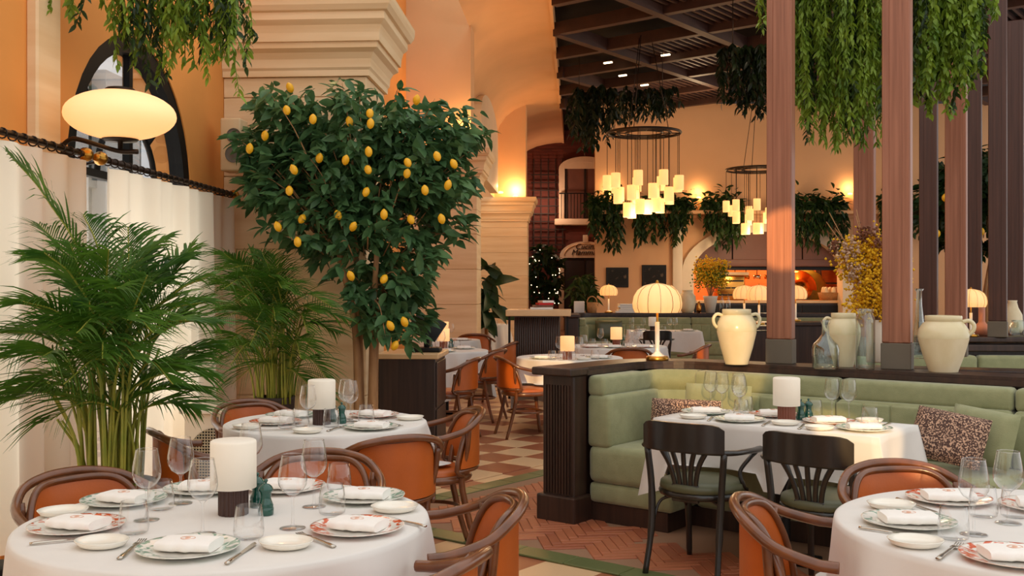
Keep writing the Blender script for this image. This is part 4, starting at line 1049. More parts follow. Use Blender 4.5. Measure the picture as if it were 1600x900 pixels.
# far counter objects
def fc(px, dd=19.32): p = Pd(px, 490, dd); p.z = 1.0; return p
pf = empty('paper_stack', 'stack of white papers and folders on the far counter', 'papers', fc(979))
for k in range(5): MB().box((rnd.uniform(-.03, .03), 0, .02+k*.034), (.36-.02*k, .24, .03), rnd.uniform(-.1, .1)).build('folder', M_['paper'], pf)
tag(MB().rbox((0, 0, .06), (.3, .22, .12), .02).build('red_book', M_['red'], None, Matrix.Translation(fc(1013, 19.3))), 'thick red book lying beside the white papers', 'book')
lathe_thing('stoneware_jar', 'tall tan stoneware jar on the far counter', 'jar', fc(1074), [(0, 0), (.1, 0), (.14, .1), (.165, .22), (.15, .32), (.1, .38), (.09, .42), (.11, .43), (.085, .43), (0, .36)], 'ceramic')
lathe_thing('brown_gourd', 'round amber gourd vase between stoneware jar and flower pot', 'vase', fc(1092), [(0, 0), (.03, 0), (.05, .06), (.046, .13), (.025, .17), (.02, .22), (0, .22)], 'gold')
fp = empty('flower_pot', 'white tapered pot of yellow flowers on the far counter', 'flower pot', fc(1110))
MB().lathe([(0, 0), (.08, 0), (.13, .28), (.14, .32), (.125, .32), (0, .28)], 22).build('pot', M_['potw'], fp)
sprays(fp, 30, .28, .58, .92, 'yellow', .012, .024, 11, 0, 40, .11, name='flower_spray'); sprays(fp, 16, .28, .58, .82, 'vine', .012, .022, 12, 0, 40, .11, name='leaf_spray')
bk = empty('wicker_basket', 'small wicker basket with handle beside the small dome lamp', 'basket', fc(925))
MB().lathe([(0, 0), (.085, 0), (.1, .2), (.09, .2), (.078, .02), (0, .02)], 20).build('body', M_['wick'], bk); MB().tube([(.094*math.cos(PI*k/10), 0, .19+.12*math.sin(PI*k/10)) for k in range(11)], .012, 6).build('handle', M_['wick'], bk)
tag(MB().rbox((0, 0, .11), (.2, .03, .22), .01).build('menu_card', M_['paper'], None, Matrix.Translation(fc(905, 19.42))), 'white menu card standing at the end of the far counter', 'menu card')
for px in (1128, 1138): lathe_thing('glass_bottle', 'slender clear bottle beside the far flower pot', 'bottle', fc(px, 19.25), [(0, 0), (.04, 0), (.04, .2), (.015, .28), (.015, .38), (0, .38)], 'gglass', group='clear bottles on the far counter')
# sideboard and host stand objects
pc = sb.matrix_basis
tm = empty('pos_terminal', 'black till screen tilted on the sideboard top', 'till', H(-1.33, 9.05, .903), -PSI)
MB().rbox((0, 0, .02), (.26, .2, .04), .01).build('base', M_['blackp'], tm); MB().rbox((0, .03, .1), (.05, .05, .16), .01).build('stand', M_['blackp'], tm)
MB().rbox((0, 0, 0), (.3, .02, .22), .008, M=Matrix.Translation((0, 0, .22))@Matrix.Rotation(R(-38), 4, 'X')@Matrix.Rotation(R(25), 4, 'Y')).build('screen', M_['blackp'], tm)
bt = empty('book_pile', 'small pile of menus and a turquoise booklet on the host stand', 'books', Pd(846, 450, 13.75)+Vector((0, 0, 1.183-CAMZ)))
for k, (mm, w) in enumerate((('paper', .3), ('bent', .26), ('red', .2), ('paper', .16))): MB().box((.02*k, 0, .015+.03*k), (w, .2, .028), .1*k).build('menu', M_[mm], bt)

# ================================================================== cushions
def cushion(name, label, p, rz, tilt, w, h, th, mm, roll=0):
    t = MB()
    def f(s):
        def g(u, v):
            x, y = 2*u-1, 2*v-1; e = max(0, (1-x**4)*(1-y**4))**.5; k = 1-.07*(1-e)
            return (x*w/2*(1-.05*(1-abs(y)**2)*0), s*th/2*e, y*h/2)
        return g
    t.grid(f(-1), 14, 14); t.grid(lambda u, v: f(1)(1-u, v), 14, 14)
    o = t.build(name, M_[mm], None, Matrix.Translation(p)@Matrix.Rotation(rz, 4, 'Z')@Matrix.Rotation(tilt, 4, 'X')@Matrix.Rotation(roll, 4, 'Y')); return tag(o, label, 'cushion')
cushion('cushion', 'flowered brown brocade cushion lying in the booth corner behind the table', B(.50, .50, .645), TH+R(16), R(-14), .44, .25, .12, 'floral')
cushion('cushion', 'flowered brown brocade cushion leaning on the green cushion in the booth', B(2.08, .50, .675), TH+R(2), R(-24), .38, .28, .13, 'floral', R(9))
cushion('cushion', 'plain sage green cushion behind the flowered one', B(2.2, .68, .67), TH+R(-10), R(-16), .36, .3, .13, 'sage', R(6))
cushion('cushion', 'plain sage green cushion in the booth corner above the flowered one', B(.62, .70, .685), TH+R(6), R(-8), .44, .34, .11, 'sage')
cushion('cushion', 'olive cushion in the corner of the far booth', FB+Vector((.62, .95, .7)), 0, R(-10), .5, .34, .14, 'olive')
cushion('cushion', 'small flowered cushion at the right end of the far booth', FB+Vector((3.05, .74, .69)), 0, R(-14), .4, .34, .14, 'floral')

# ================================================================== plants
def leaf_template(l, w, fold=.25, droop=.25):
    """one leaf: stalk at origin, pointing +X, five cross sections"""
    V = []; F = []
    ss = [0, .18, .45, .75, 1]; ww = [.04, .8, 1, .62, .02]
    for s, k in zip(ss, ww):
        z = -droop*l*s*s; h = k*w/2
        V += [(s*l, -h, z+h*fold), (s*l, 0, z), (s*l, h, z+h*fold)]
    for i in range(4):
        a = i*3; F += [(a, a+3, a+4, a+1), (a+1, a+4, a+5, a+2)]
    return np.array(V), F
def scatter_mesh(tmpl, mats):
    V, F = tmpl; n = len(V); MM = np.array([[list(r) for r in m] for m in mats])
    if len(MM) == 0: return [], []
    P = np.einsum('nij,kj->nki', MM[:, :3, :3], V)+MM[:, None, :3, 3]
    return P.reshape(-1, 3).tolist(), [tuple(i+n*k for i in f) for k in range(len(mats)) for f in F]
def leafy(root, tmpl, mats, mm, name='leaf', single=300, view=None):
    """the leaves that show largest as single parts, the others joined"""
    if view is not None: mats = sorted(mats, key=lambda m: (m.translation-view).length)
    me = None
    if single:
        V, F = tmpl; me = bpy.data.meshes.new(name); me.from_pydata(V.tolist(), [], F); me.polygons.foreach_set('use_smooth', [True]*len(F)); me.materials.append(M_[mm])
        for m in mats[:single]: link(name, me, root, m)
    V, F = scatter_mesh(tmpl, mats[single:])
    if V:
        m = MB(); m.v = V; m.f = F; m.s = [True]*len(F); tag(m.build('foliage', M_[mm], root), kind='stuff')
def basis(dirv, roll=0, s=1):
    x = Vector(dirv).normalized(); up = Vector((0, 0, 1)) if abs(x.z) < .95 else Vector((0, 1, 0))
    y = up.cross(x).normalized(); z = x.cross(y)
    M = Matrix((x, y, z)).transposed().to_4x4()@Matrix.Rotation(roll, 4, 'X'); return M@Matrix.Scale(s, 4)

def lemon_tree(label, base, trunk_h, crown, n_twig, leaf_l, n_lem, seed, single, mm='leaf', per=13):
    """crown: function(rand)->point relative to base (surface biased)"""
    rr = random.Random(seed)
    t = empty('lemon_tree', label, 'tree', base)
    tips = []
    for k in range(4):
        a = 2*PI*k/4+.5; q = .07
        pts = [(q*math.cos(a), q*math.sin(a), 0), (q*1.1*math.cos(a+.3), q*1.1*math.sin(a+.3), trunk_h*.5), (q*1.5*math.cos(a+.2), q*1.4*math.sin(a+.2), trunk_h), (q*3.2*math.cos(a), q*3*math.sin(a), trunk_h*1.45)]
        MB().tube(spline(pts, 6), [.042-.0012*i for i in range(19)], 8).build('trunk', M_['bark'], t)
    lm = []; tw = MB()
    for k in range(n_twig):
        p = crown(rr); c = Vector((0, 0, trunk_h*1.35)); out = (p-c); out.z *= .5; out.normalize()
        st = c.lerp(p, .45); mid = (st+p)/2+Vector((0, 0, .08))
        if k % 5 == 0: tw.tube(spline([tuple(st), tuple(mid), tuple(p)], 3), [.006]*3+[.004]*3+[.002], 4)
        for j in range(per):
            f = rr.random()**.6; b = mid.lerp(p, f); d = Vector((out.x+rr.gauss(0, .75), out.y+rr.gauss(0, .75), -.25+rr.gauss(0, .5)))
            lm.append(Matrix.Translation(b+Vector((rr.gauss(0, .02), rr.gauss(0, .02), rr.gauss(0, .02))))@basis(d, rr.gauss(0, .5), rr.uniform(.7, 1.25)))
    tag(tw.build('twigs', M_['bark'], t), kind='stuff')
    leafy(t, leaf_template(leaf_l, leaf_l*.46), lm, mm, single=single, view=Vector((0, 0, CAMZ))-Vector(base))
    return t
def lemon_me():
    o = MB().lathe([(0, -.042), (.008, -.04), (.016, -.034), (.026, -.02), (.029, 0), (.026, .018), (.016, .032), (.008, .039), (0, .044)], 14).build('lemon', M_['lemon']); me = o.data; bpy.data.objects.remove(o); return me
LME = lemon_me()
# big tree: crown traced as lobes (px, py, rx, ry) at its distance
TD = 8.05; tb = Pd(572, 450, TD); tb.z = 0
LOBES = [(450,205,75,60),(560,175,85,50),(660,215,85,55),(480,275,95,70),(590,265,95,80),(690,265,65,55),(500,345,85,55),(610,345,90,55),(560,400,70,50),(640,410,55,55),(600,470,50,55),(640,490,32,45),(430,240,45,55),(725,195,38,26),(620,515,26,26),(440,160,45,30),(560,145,40,22),(690,185,50,25),(410,300,30,40),(720,330,28,45)]
def lobe_crown(lobes, d, b, depth):
    wts = [a[2]*a[3] for a in lobes]
    def f(rr):
        px, py, rx, ry = rr.choices(lobes, wts)[0]
        a = rr.random()*6.283; q = rr.random()**.42
        p = Pd(px+rx*q*math.cos(a), py+ry*q*math.sin(a), d)
        p.y = d+rr.uniform(-1, .9)*depth*math.sqrt(max(.05, 1-q*q*.8)); return p-b
    return f
lt = lemon_tree('tall lemon tree with yellow fruit in front of the stone pier', tb, 1.2, lobe_crown(LOBES, TD, tb, .6), 640, .125, 0, 5, 300, per=11)
for k, (px, py) in enumerate([(453,137),(448,172),(489,186),(546,190),(578,177),(579,193),(414,212),(390,232),(459,265),(499,247),(540,250),(576,237),(636,271),(637,254),(683,244),(709,256),(575,265),(452,298),(472,342),(434,354),(465,378),(528,336),(552,354),(600,335),(642,343),(690,342),(548,431),(600,436),(632,503),(610,509),(617,540),(651,156),(664,297),(572,300),(700,289)]):
    o = link('lemon', LME, lt, Matrix.Translation(Pd(px, py, TD-.5-.08*(k % 3))-tb)@Euler((rnd.uniform(-.5, .5), rnd.uniform(-.5, .5), 0)).to_matrix().to_4x4()@Matrix.Scale(.95, 4))
# lemon tree seen between the right hand posts
TD2 = 13.2; b2 = Pd(1532, 450, TD2); b2.z = 0
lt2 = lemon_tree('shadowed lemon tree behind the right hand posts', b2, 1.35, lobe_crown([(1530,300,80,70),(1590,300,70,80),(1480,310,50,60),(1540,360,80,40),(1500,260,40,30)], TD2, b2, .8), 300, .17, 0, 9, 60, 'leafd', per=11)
for px, py in ((1528,336),(1557,345),(1512,377),(1523,355),(1534,362),(1582,346),(1596,329),(1476,309),(1571,302),(1597,360),(1517,325),(1465,365)):
    link('lemon', LME, lt2, Matrix.Translation(Pd(px, py, TD2-.85)-b2)@Matrix.Scale(1.15, 4))
# dark fairy-lit bush and climbing plant at the end wall
def bush(name, label, px, py, rx, ry, d, dep, n, l, seed, mm='leafd', zb=0, tmplw=.46, single=40):
    b = Pd(px, 450, d); b.z = zb; t = empty(name, label, 'plant', b)
    rr = random.Random(seed); lm = []
    for k in range(n):
        a = rr.random()*6.283; q = rr.random()**.45
        p = Pd(px+rx*q*math.cos(a), py+ry*q*math.sin(a), d+rr.uniform(-1, .6)*dep*math.sqrt(max(.1, 1-q*q)))-b
        lm.append(Matrix.Translation(p)@basis((rr.gauss(0, 1), rr.gauss(-.5, 1), rr.gauss(-.5, .6)), rr.gauss(0, .6), rr.uniform(.7, 1.3)))
    leafy(t, leaf_template(l, l*tmplw), lm, mm, single=single, view=Vector((0, 0, CAMZ))-b)
    MB().tube([(0, 0, .02), (.03, 0, .5), (0, 0, (450-py)*d/FPX+CAMZ-zb)], .035, 6).build('stem', M_['bark'], t); return t
bu = bush('leafy_bush', 'dark leafy lemon bush with small lights beside the panelled door', 851, 430, 27, 50, 34.0, .5, 420, .3, 21)
tag(bu, cat='plant')
for k in range(26):
    p = Pd(851+rnd.uniform(-25, 25), 430+rnd.uniform(-42, 45), 33.4)-Vector(bu.location)
    MB().lathe([(0, -.018), (.018, 0), (0, .018)], 6).build('fairy_light', M_['lightstrip'], bu, Matrix.Translation(p))
b_ = bush('leafy_shrub', 'green feathery potted shrub in front of the dark door', 912, 455, 20, 27, 27.0, .4, 260, .3, 22, 'vined', tmplw=.22)
bush('potted_plant', 'broad leaved dark plant beside the stone pier in the aisle', 758, 455, 13, 42, 19.3, .12, 46, .5, 23, 'leafd')

# palms
def frond(pts, mm, leaf_l, name, root, seed, n=40, w=.0125):
    rr = random.Random(seed); sp = spline(pts, 10); m = MB(); N = len(sp)
    tot = sum((sp[i+1]-sp[i]).length for i in range(N-1)); start = .36; V = []; F = []
    for k in range(n):
        f = start+(1-start)*(k+.5)/n; x = f*(N-1); i = min(int(x), N-2); p = sp[i].lerp(sp[i+1], x-i)
        tng = (sp[i+1]-sp[i]).normalized(); side = tng.cross(Vector((0, 0, 1)))
        if side.length < .05: side = Vector((1, 0, 0))
        side.normalize(); nrm = side.cross(tng)
        s = math.sin(PI*min(1, (f-start)/(1-start)*.85+.13))**.7
        for sg in (-1, 1):
            L = leaf_l*s*rr.uniform(.85, 1.12)*(1.1-.35*f)
            dv = (side*sg*.72+tng*(.75+.35*f)+nrm*rr.uniform(.2, .5)).normalized(); dr = rr.uniform(.25, .6); cs = []
            for j in range(5):
                g = j/4; ww = w*(1-.15*g)*math.sin(PI*min(.98, .25+.74*g))
                pt = p+dv*L*g+Vector((0, 0, -1))*L*dr*g*g
                wd = tng.cross(dv); wd = (tng*.8+nrm*.5*sg).normalized()
                cs += [pt-wd*ww/2, pt+wd*ww/2]
            b = len(V); V += [tuple(c) for c in cs]; F += [(b+2*j, b+2*j+1, b+2*j+3, b+2*j+2) for j in range(4)]
    m.add(V, F, True); fo = m.build(name, M_[mm], root)
    MB().tube([tuple(q) for q in sp], [.0065*(1-.75*i/(N-1))+.001 for i in range(N)], 6).build('stalk', M_['stemg'], fo)
def palm(label, base, zb, tips, leaf_l, seed, pot_r=.2, n=28, fill=0, reach=1.0):
    t = empty('potted_palm', label, 'plant', base); rr = random.Random(seed)
    MB().lathe([(0, 0), (pot_r*.75, 0), (pot_r, zb), (pot_r*1.02, zb+.02), (pot_r*.9, zb+.02), (pot_r*.88, zb-.04), (0, zb-.04)], 24).build('pot', M_['potd'], t)
    k = 0
    for (tx, ty, tz) in tips:
        b = Vector((rr.uniform(-.13, .13), rr.uniform(-.13, .13), zb-.03)); tip = Vector((tx, ty, tz)); d = tip-b
        c1 = b+Vector((d.x*.12, d.y*.12, max(d.z, .25)*.55+.12)); hgt = max(tip.z, c1.z)
        c2 = b+Vector((d.x*.55, d.y*.55, (tip.z-b.z)*.80+.26*math.hypot(d.x, d.y)))
        frond([tuple(b), tuple(c1), tuple(c2), tuple(tip)], 'palm', leaf_l, 'frond', t, seed*100+k, n); k += 1
    for j in range(26):
        a = rr.random()*6.28; q = rr.uniform(.03, .15); h = rr.uniform(.3, .75)*reach
        MB().tube(spline([(q*math.cos(a), q*math.sin(a), zb-.04), (q*1.3*math.cos(a), q*1.3*math.sin(a), zb+h*.5), (q*2.2*math.cos(a), q*2.2*math.sin(a), zb+h)], 3), [.008]*4+[.006]*3, 6).build('cane', M_['stemg'], t)
PD1 = 4.7; pb = Pd(172, 450, PD1); pb.z = 0
def tipw(px, py, d): return tuple(Pd(px, py, d)-pb)
tips1 = [tipw(*a) for a in [(12,238,4.6),(70,395,4.3),(35,470,4.2),(5,560,4.3),(20,625,4.25),(70,660,4.2),(225,395,4.9),(290,400,4.9),(330,430,4.75),(345,505,4.6),(335,585,4.6),(310,640,4.6),(250,440,5.1),(150,400,5.2),(100,430,4.9),(180,450,4.2),(240,520,4.15),(120,520,4.1),(290,500,4.3),(60,560,4.1),(300,560,4.9),(200,420,5.0),(-20,520,4.5),(160,560,4.05),(270,600,4.25),(40,400,4.8),(315,470,5.0),(210,560,4.1),(100,600,4.1),(-10,610,4.6),(130,335,4.9),(200,355,4.9),(260,372,4.8),(300,385,5.0),(110,380,4.5),(60,350,4.8),(170,390,4.4),(230,430,4.4),(330,470,4.6),(30,520,4.7),(340,540,4.9),(280,460,4.6),(140,470,4.4),(80,500,4.3),(200,500,4.2),(310,610,4.8),(50,610,4.4),(10,470,4.6)]]
palm('big areca palm by the curtained window, behind the front table', pb, .56, tips1, .38, 3)
PD2 = 7.85; pb = Pd(430, 450, PD2); pb.z = 0
tips2 = [tipw(*a) for a in [(350,395,7.4),(390,388,7.7),(345,440,7.4),(350,420,7.2),(430,400,7.6),(465,440,7.35),(545,500,7.5),(520,480,7.3),(510,590,7.4),(500,620,7.4),(345,500,7.2),(352,560,7.4),(420,430,7.2),(460,460,7.2),(375,470,7.0),(430,500,7.0),(480,520,7.1),(390,540,6.95),(362,600,7.3),(405,460,7.6),(350,480,7.6),(495,550,7.3),(360,400,7.6),(410,395,7.5),(450,420,7.4),(350,450,7.0),(500,490,7.3),(470,560,7.1),(360,570,7.0),(400,500,7.0),(530,520,7.6),(440,450,7.1),(380,430,7.2),(350,540,7.2)]]
palm('smaller areca palm between the curtain and the lemon tree', pb, .62, tips2, .40, 4, .15, n=26)

# trailing plants
def trailing(label, pts, length, seed, mm, leaf_l, n_strand, cat='plant', dens=15, wid=.4, name='trailing_plant', zhold=True, jit=.1, r0=.55):
    """pts: list of (point, half width x, half depth y, length) bins from which strands hang"""
    rr = random.Random(seed); b = Vector(pts[0][0]); t = empty(name, label, cat, b)
    hw = max(p[1] for p in pts); lo = min(p[0].x for p in pts)-b.x; hi = max(p[0].x for p in pts)-b.x
    MB().rbox(((lo+hi)/2, 0, .0), (hi-lo+hw*1.2, .12, .1), .02).build('trough', M_['potd'], t)
    for xx in (lo, hi+.001): MB().tube([(xx, 0, .03), (xx, 0, (6.62 if b.y > 13 else 4.6)-b.z)], .008, 5).build('hanger', M_['darkmetal'], t) if name == 'trailing_plant' else None
    tm = leaf_template(leaf_l, leaf_l*wid)
    for k in range(n_strand):
        p0, hw, hd, ln = pts[k % len(pts)]
        s = Vector(p0)-b+Vector((rr.uniform(-hw, hw), rr.uniform(-hd, hd), rr.uniform(-.02, .1)))
        L = ln*rr.uniform(r0, 1.05); out = Vector((rr.gauss(0, .5), rr.gauss(-.3, .5), 0))*jit
        sp = spline([tuple(s), tuple(s+out*.8+Vector((0, 0, .03))), tuple(s+out*1.4+Vector((rr.gauss(0, .03), 0, -L*.5))), tuple(s+out*1.5+Vector((rr.gauss(0, .05), rr.gauss(0, .03), -L)))], 5)
        lm = []; nl = max(6, int(dens*L/leaf_l*.35))
        for j in range(nl):
            x = (j+.5)/nl*(len(sp)-1); i = min(int(x), len(sp)-2); p = sp[i].lerp(sp[i+1], x-i)
            a = rr.random()*6.28; lm.append(Matrix.Translation(p)@basis((math.cos(a), math.sin(a), -rr.uniform(.5, 1.6)), rr.gauss(0, .5), rr.uniform(.7, 1.2)))
        V, F = scatter_mesh(tm, lm); m = MB(); m.v = V; m.f = F; m.s = [True]*len(F)
        m.tube([tuple(q) for q in sp], .003, 4); m.build('vine', M_[mm] if rr.random() < .75 else M_['vinek' if mm == 'vinek' else 'vined'], t)
    return t
D = 7.15; z0 = Pd(0, 0, D).z+.12
def tp2(px, d, z): p = Pd(px, 450, d); p.z = z; return p
trailing('bright trailing fern mass hanging between the two near walnut posts', [(tp2(px, D, z0), .07, .14, l) for px, l in ((1215,.35),(1248,.95),(1275,1.15),(1300,1.2),(1325,1.15),(1350,1.1),(1372,.75))], 1, 31, 'vine', .055, 150, wid=.34, dens=24)
D = 7.4; z0 = Pd(0, 0, D).z+.12
trailing('green trailing foliage hanging right of the nearest walnut post', [(tp2(px, D, z0), .06, .14, l) for px, l in ((1432,.85),(1455,.95),(1480,.95),(1500,.75),(1515,.45))], 1, 32, 'vine', .058, 105, wid=.5, dens=20)
D = 6.0; z0 = Pd(0, 0, D).z+.15
trailing('trailing vines hanging above the arched window', [(tp2(px, D, z0), .05, .1, l) for px, l in ((215,.5),(240,.65),(265,.6),(290,.45),(320,.65),(345,.7),(365,.6))], 1, 33, 'vine', .058, 80, wid=.36, dens=19)
trailing('thin sprig of vine hanging near the wall strip', [(tp2(px, 5.8, z0), .03, .05, .38) for px in (108, 125)], 1, 34, 'vine', .06, 7, wid=.36)
D = 21.9
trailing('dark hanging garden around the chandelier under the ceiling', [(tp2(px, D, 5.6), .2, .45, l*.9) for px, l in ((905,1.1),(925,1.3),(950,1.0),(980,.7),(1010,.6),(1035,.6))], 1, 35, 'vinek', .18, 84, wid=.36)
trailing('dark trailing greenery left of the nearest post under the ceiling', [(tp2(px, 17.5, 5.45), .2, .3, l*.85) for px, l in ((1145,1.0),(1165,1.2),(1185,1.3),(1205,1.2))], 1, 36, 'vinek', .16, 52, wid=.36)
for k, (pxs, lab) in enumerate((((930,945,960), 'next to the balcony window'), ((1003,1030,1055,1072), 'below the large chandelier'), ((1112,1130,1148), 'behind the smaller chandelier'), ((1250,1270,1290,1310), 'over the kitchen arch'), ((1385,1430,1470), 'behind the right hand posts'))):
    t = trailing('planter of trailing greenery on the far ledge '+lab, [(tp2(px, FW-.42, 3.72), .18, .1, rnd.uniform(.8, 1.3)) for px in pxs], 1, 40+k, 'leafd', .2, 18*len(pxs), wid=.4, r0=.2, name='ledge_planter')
    bl_ = []; rr = random.Random(60+k)
    for j in range(60*len(pxs)):
        p = tp2(rr.choice(pxs)+rr.uniform(-12, 12), FW-.42+rr.uniform(-.25, .1), 3.7+abs(rr.gauss(0, .18)))-Vector(t.location)
        bl_.append(Matrix.Translation(p)@basis((rr.gauss(0, 1), rr.gauss(0, 1), rr.gauss(0, .6)), rr.gauss(0, .5), rr.uniform(.7, 1.2)))
    leafy(t, leaf_template(.24, .1), bl_, 'leafd', single=0)

# ================================================================== left wall things
def rod(y0, y1, label, clabel, fin):
    t = empty('curtain_rod', label, 'curtain rod', H(WX+.14, y0, 2.25), -PSI)
    L = y1-y0
    MB().tube([(0, 0, 0), (0, L, 0)], .018, 10).build('pole', M_['darkmetal'], t)
    for y in (0, L):
        MB().lathe([(0, -.05), (.02, -.045), (.04, -.02), (.043, 0), (.038, .02), (.022, .035), (.026, .05), (.02, .06), (0, .06)], 14, M=Matrix.Translation((0, y, 0))@Matrix.Rotation(PI/2 if y else -PI/2, 4, 'X')@Matrix.Rotation(PI, 4, 'X')).build('finial', M_['brass'], t)
        MB().tube([(0, y+(.1 if y == 0 else -.1), 0), (-.14, y+(.1 if y == 0 else -.1), -.02)], .01, 6).build('bracket', M_['darkmetal'], t)
    n = int(L/.1)
    for k in range(n): MB().tube([(.026*math.cos(a), .1+k*(L-.2)/(n-1), .026*math.sin(a)-.006) for a in [2*PI*j/12 for j in range(12)]], .0045, 5, closed=True).build('ring', M_['darkmetal'], t)
    rr = random.Random(int(y0*10))
    ph = rr.random()*6
    def f(u, v):
        y = .06+u*(L-.1); w = math.sin(u*L*24+ph)+.6*math.sin(u*L*13+1.3+ph)
        return (.005+.036*w*(.6+.5*v), y+.012*math.cos(u*L*34)*v, -.04-v*2.08)
    c = MB().grid(f, int(L*70), 8).build('curtain', M_['curtain'], None, Matrix.Translation(t.location)@Matrix.Rotation(-PSI, 4, 'Z')); tag(c, clabel, 'curtain', 'cream cafe curtains')
rod(6.0, 8.42, 'bronze curtain rod with ball finial beneath the oval wall lamp', 'cream half curtain behind the two palms', 1)
rod(3.0, 5.82, 'bronze curtain rod on the window left of the wall strip', 'cream half curtain left of the big palm', 1)
rod(.3, 2.78, 'bronze curtain rod on the window nearest the entrance', 'cream half curtain nearest the entrance', 1)
wlamp = Pd(188, 180, 5.75); wa = empty('wall_lamp', 'oval opal globe wall lamp on a curved bronze arm', 'wall lamp', wlamp)
MB().lathe([(0, -.138)]+[(.302*math.cos(R(-82+k*164/18)), .138*math.sin(R(-82+k*164/18))) for k in range(19)]+[(0, .138)], 36).build('globe', M_['opal'], wa)
MB().lathe([(0, .135), (.09, .135), (.075, .15), (0, .16)], 20).build('top_cap', M_['darkmetal'], wa)
MB().lathe([(.1, -.135), (.09, -.145), (.015, -.15), (.012, -.2), (0, -.2)], 20).build('gallery', M_['darkmetal'], wa)
a0 = H(WX+.02, 5.72, 0); a0.z = wlamp.z-.18; a0 = a0-wlamp
MB().tube(spline([tuple(a0), tuple(a0+Vector((.08, -.02, .06))), tuple(a0.lerp(Vector((.0, 0, -.2)), .4)+Vector((0, 0, .06))), (-.02, 0, -.2), (.1, 0, -.205)], 6), .014, 8).build('arm', M_['darkmetal'], wa)
MB().lathe([(0, 0), (.05, 0), (.05, .02), (0, .03)], 16, M=Matrix.Translation(a0)@Matrix.Rotation(PI/2, 4, 'Y')).build('wall_plate', M_['darkmetal'], wa)
# speaker on the stone pier
sk = empty('wall_speaker', 'beige box loudspeaker on the stone pier behind the lemon leaves', 'speaker', Pd(366, 228, 8.40), -PSI)
MB().rbox((0, 0, 0), (.17, .2, .43), .015).build('cabinet', M_['beige'], sk)
for zz, r in ((.07, .055), (-.08, .065)): MB().lathe([(0, .02), (r*.4, .006), (r, 0), (r*1.08, .006), (r*1.08, 0)], 20, M=Matrix.Translation((.03, -.102, zz))@Matrix.Rotation(PI/2, 4, 'X')).build('cone', M_['conegrey'], sk)
# vented heater cover below the palm
hv = empty('heater_cover', 'cream cover with perforated round grille beside the curtain', 'heater', Pd(338, 450, 7.1)+Vector((0, 0, -CAMZ)), R(-4))
MB().rbox((0, .2, .3), (.46, .4, .6), .01, smooth=False).build('body', M_['potw'], hv); MB().rbox((0, .18, .615), (.5, .46, .03), .008, smooth=False).build('top', M_['potw'], hv)
MB().lathe([(0, 0), (.2, 0)], 32, M=Matrix.Translation((0, -.003, .3))@Matrix.Rotation(PI/2, 4, 'X')).build('opening', M_['blackp'], hv)
g = MB()
for i in range(-11, 12):
    h = math.sqrt(max(0, .2**2-(i*.02)**2))
    if h < .02: continue
    g.tube([(i*.02, -.007, .3-h), (i*.02, -.007, .3+h)], .0042, 4); g.tube([(-h, -.008, .3+i*.02), (h, -.008, .3+i*.02)], .0042, 4)
g.build('grille', M_['meshg'], hv)
st = empty('low_stool', 'low black padded stool at the curtain beside the front table', 'stool', (-2.15, 3.80, 0), R(4))
MB().rbox((0, 0, .385), (.5, .34, .07), .02).build('seat', M_['blackp'], st)
for sx in (-.21, .21):
    for sy in (-.13, .13): MB().tube([(sx, sy, 0), (sx, sy, .355)], .014, 6).build('leg', M_['blackp'], st)

# ================================================================== chandeliers and far wall things
def chandelier(c, r, drop, label, n1, seed):
    rr = random.Random(seed); t = empty('chandelier', label, 'chandelier', c)
    for q in (1, .74, .5): MB().tube([(r*q*math.cos(2*PI*k/48), r*q*math.sin(2*PI*k/48), 0) for k in range(48)], .028 if q == 1 else .02, 6, closed=True).build('ring', M_['darkmetal'], t)
    for k in range(8): a = PI*k/4; MB().tube([(r*.5*math.cos(a), r*.5*math.sin(a), 0), (r*math.cos(a), r*math.sin(a), 0)], .012, 5).build('spoke', M_['darkmetal'], t)
    for k in range(3): a = 2*PI*k/3; MB().tube([(r*.7*math.cos(a), r*.7*math.sin(a), 0), (r*.2*math.cos(a), r*.2*math.sin(a), 6.5-c.z)], .008, 5).build('suspension', M_['darkmetal'], t)
    sh = None; k = 0
    for ri, n, z in ((1.0, 9, -drop*.62), (.74, 8, -drop*.80), (.46, 6, -drop)):
        for j in range(n):
            a = 2*PI*(j+.35*ri)/n; x, y = r*ri*math.cos(a), r*ri*math.sin(a); zz = z+rr.uniform(-.05, .05)
            if sh is None:
                s = MB().lathe([(0, .0), (.088, 0), (.092, -.01), (.092, -.29), (.085, -.29), (.085, -.02)], 16).build('shade', M_['litcyl'], t, Matrix.Translation((x, y, zz))); sh = s.data
            else: link('shade', sh, t, Matrix.Translation((x, y, zz)))
            MB().tube([(x, y, 0), (x, y, zz)], .006, 4).build('cord', M_['darkmetal'], t)
    light('chandelier_lamp', 'POINT', Vector(c)+Vector((0, 0, -drop-.6)), 80, (1, .74, .42), .4)
M_['litcyl'] = shademat('lit_cylinder_shade', (255,226,180), .3, .55, (255,204,136))
chandelier(Pd(1006, 208, 20.5), .73, 1.35, 'large ring chandelier with hanging lit cylinder shades', 9, 1)
chandelier(Pd(1185, 265, 26.5), .82, 1.35, 'farther ring chandelier with lit cylinder shades half behind post', 9, 2)
for px, py, w, h, lab in ((964.5, 433.5, 35, 31, 'dark framed still life picture with pale fruit'), (1022, 431, 38, 34, 'dark framed still life picture with reddish figures')):
    s = FW/FPX; t = empty('picture', lab, 'picture', Pd(px, py, FW-.03), 0, 'pictures on the peach wall')
    MB().rbox((0, 0, 0), (w*s, .05, h*s), .008, seg=1, smooth=False).build('frame', M_['blackp'], t); MB().box((0, -.027, 0), (w*s*.8, .006, h*s*.76)).build('canvas', M_['art'], t)
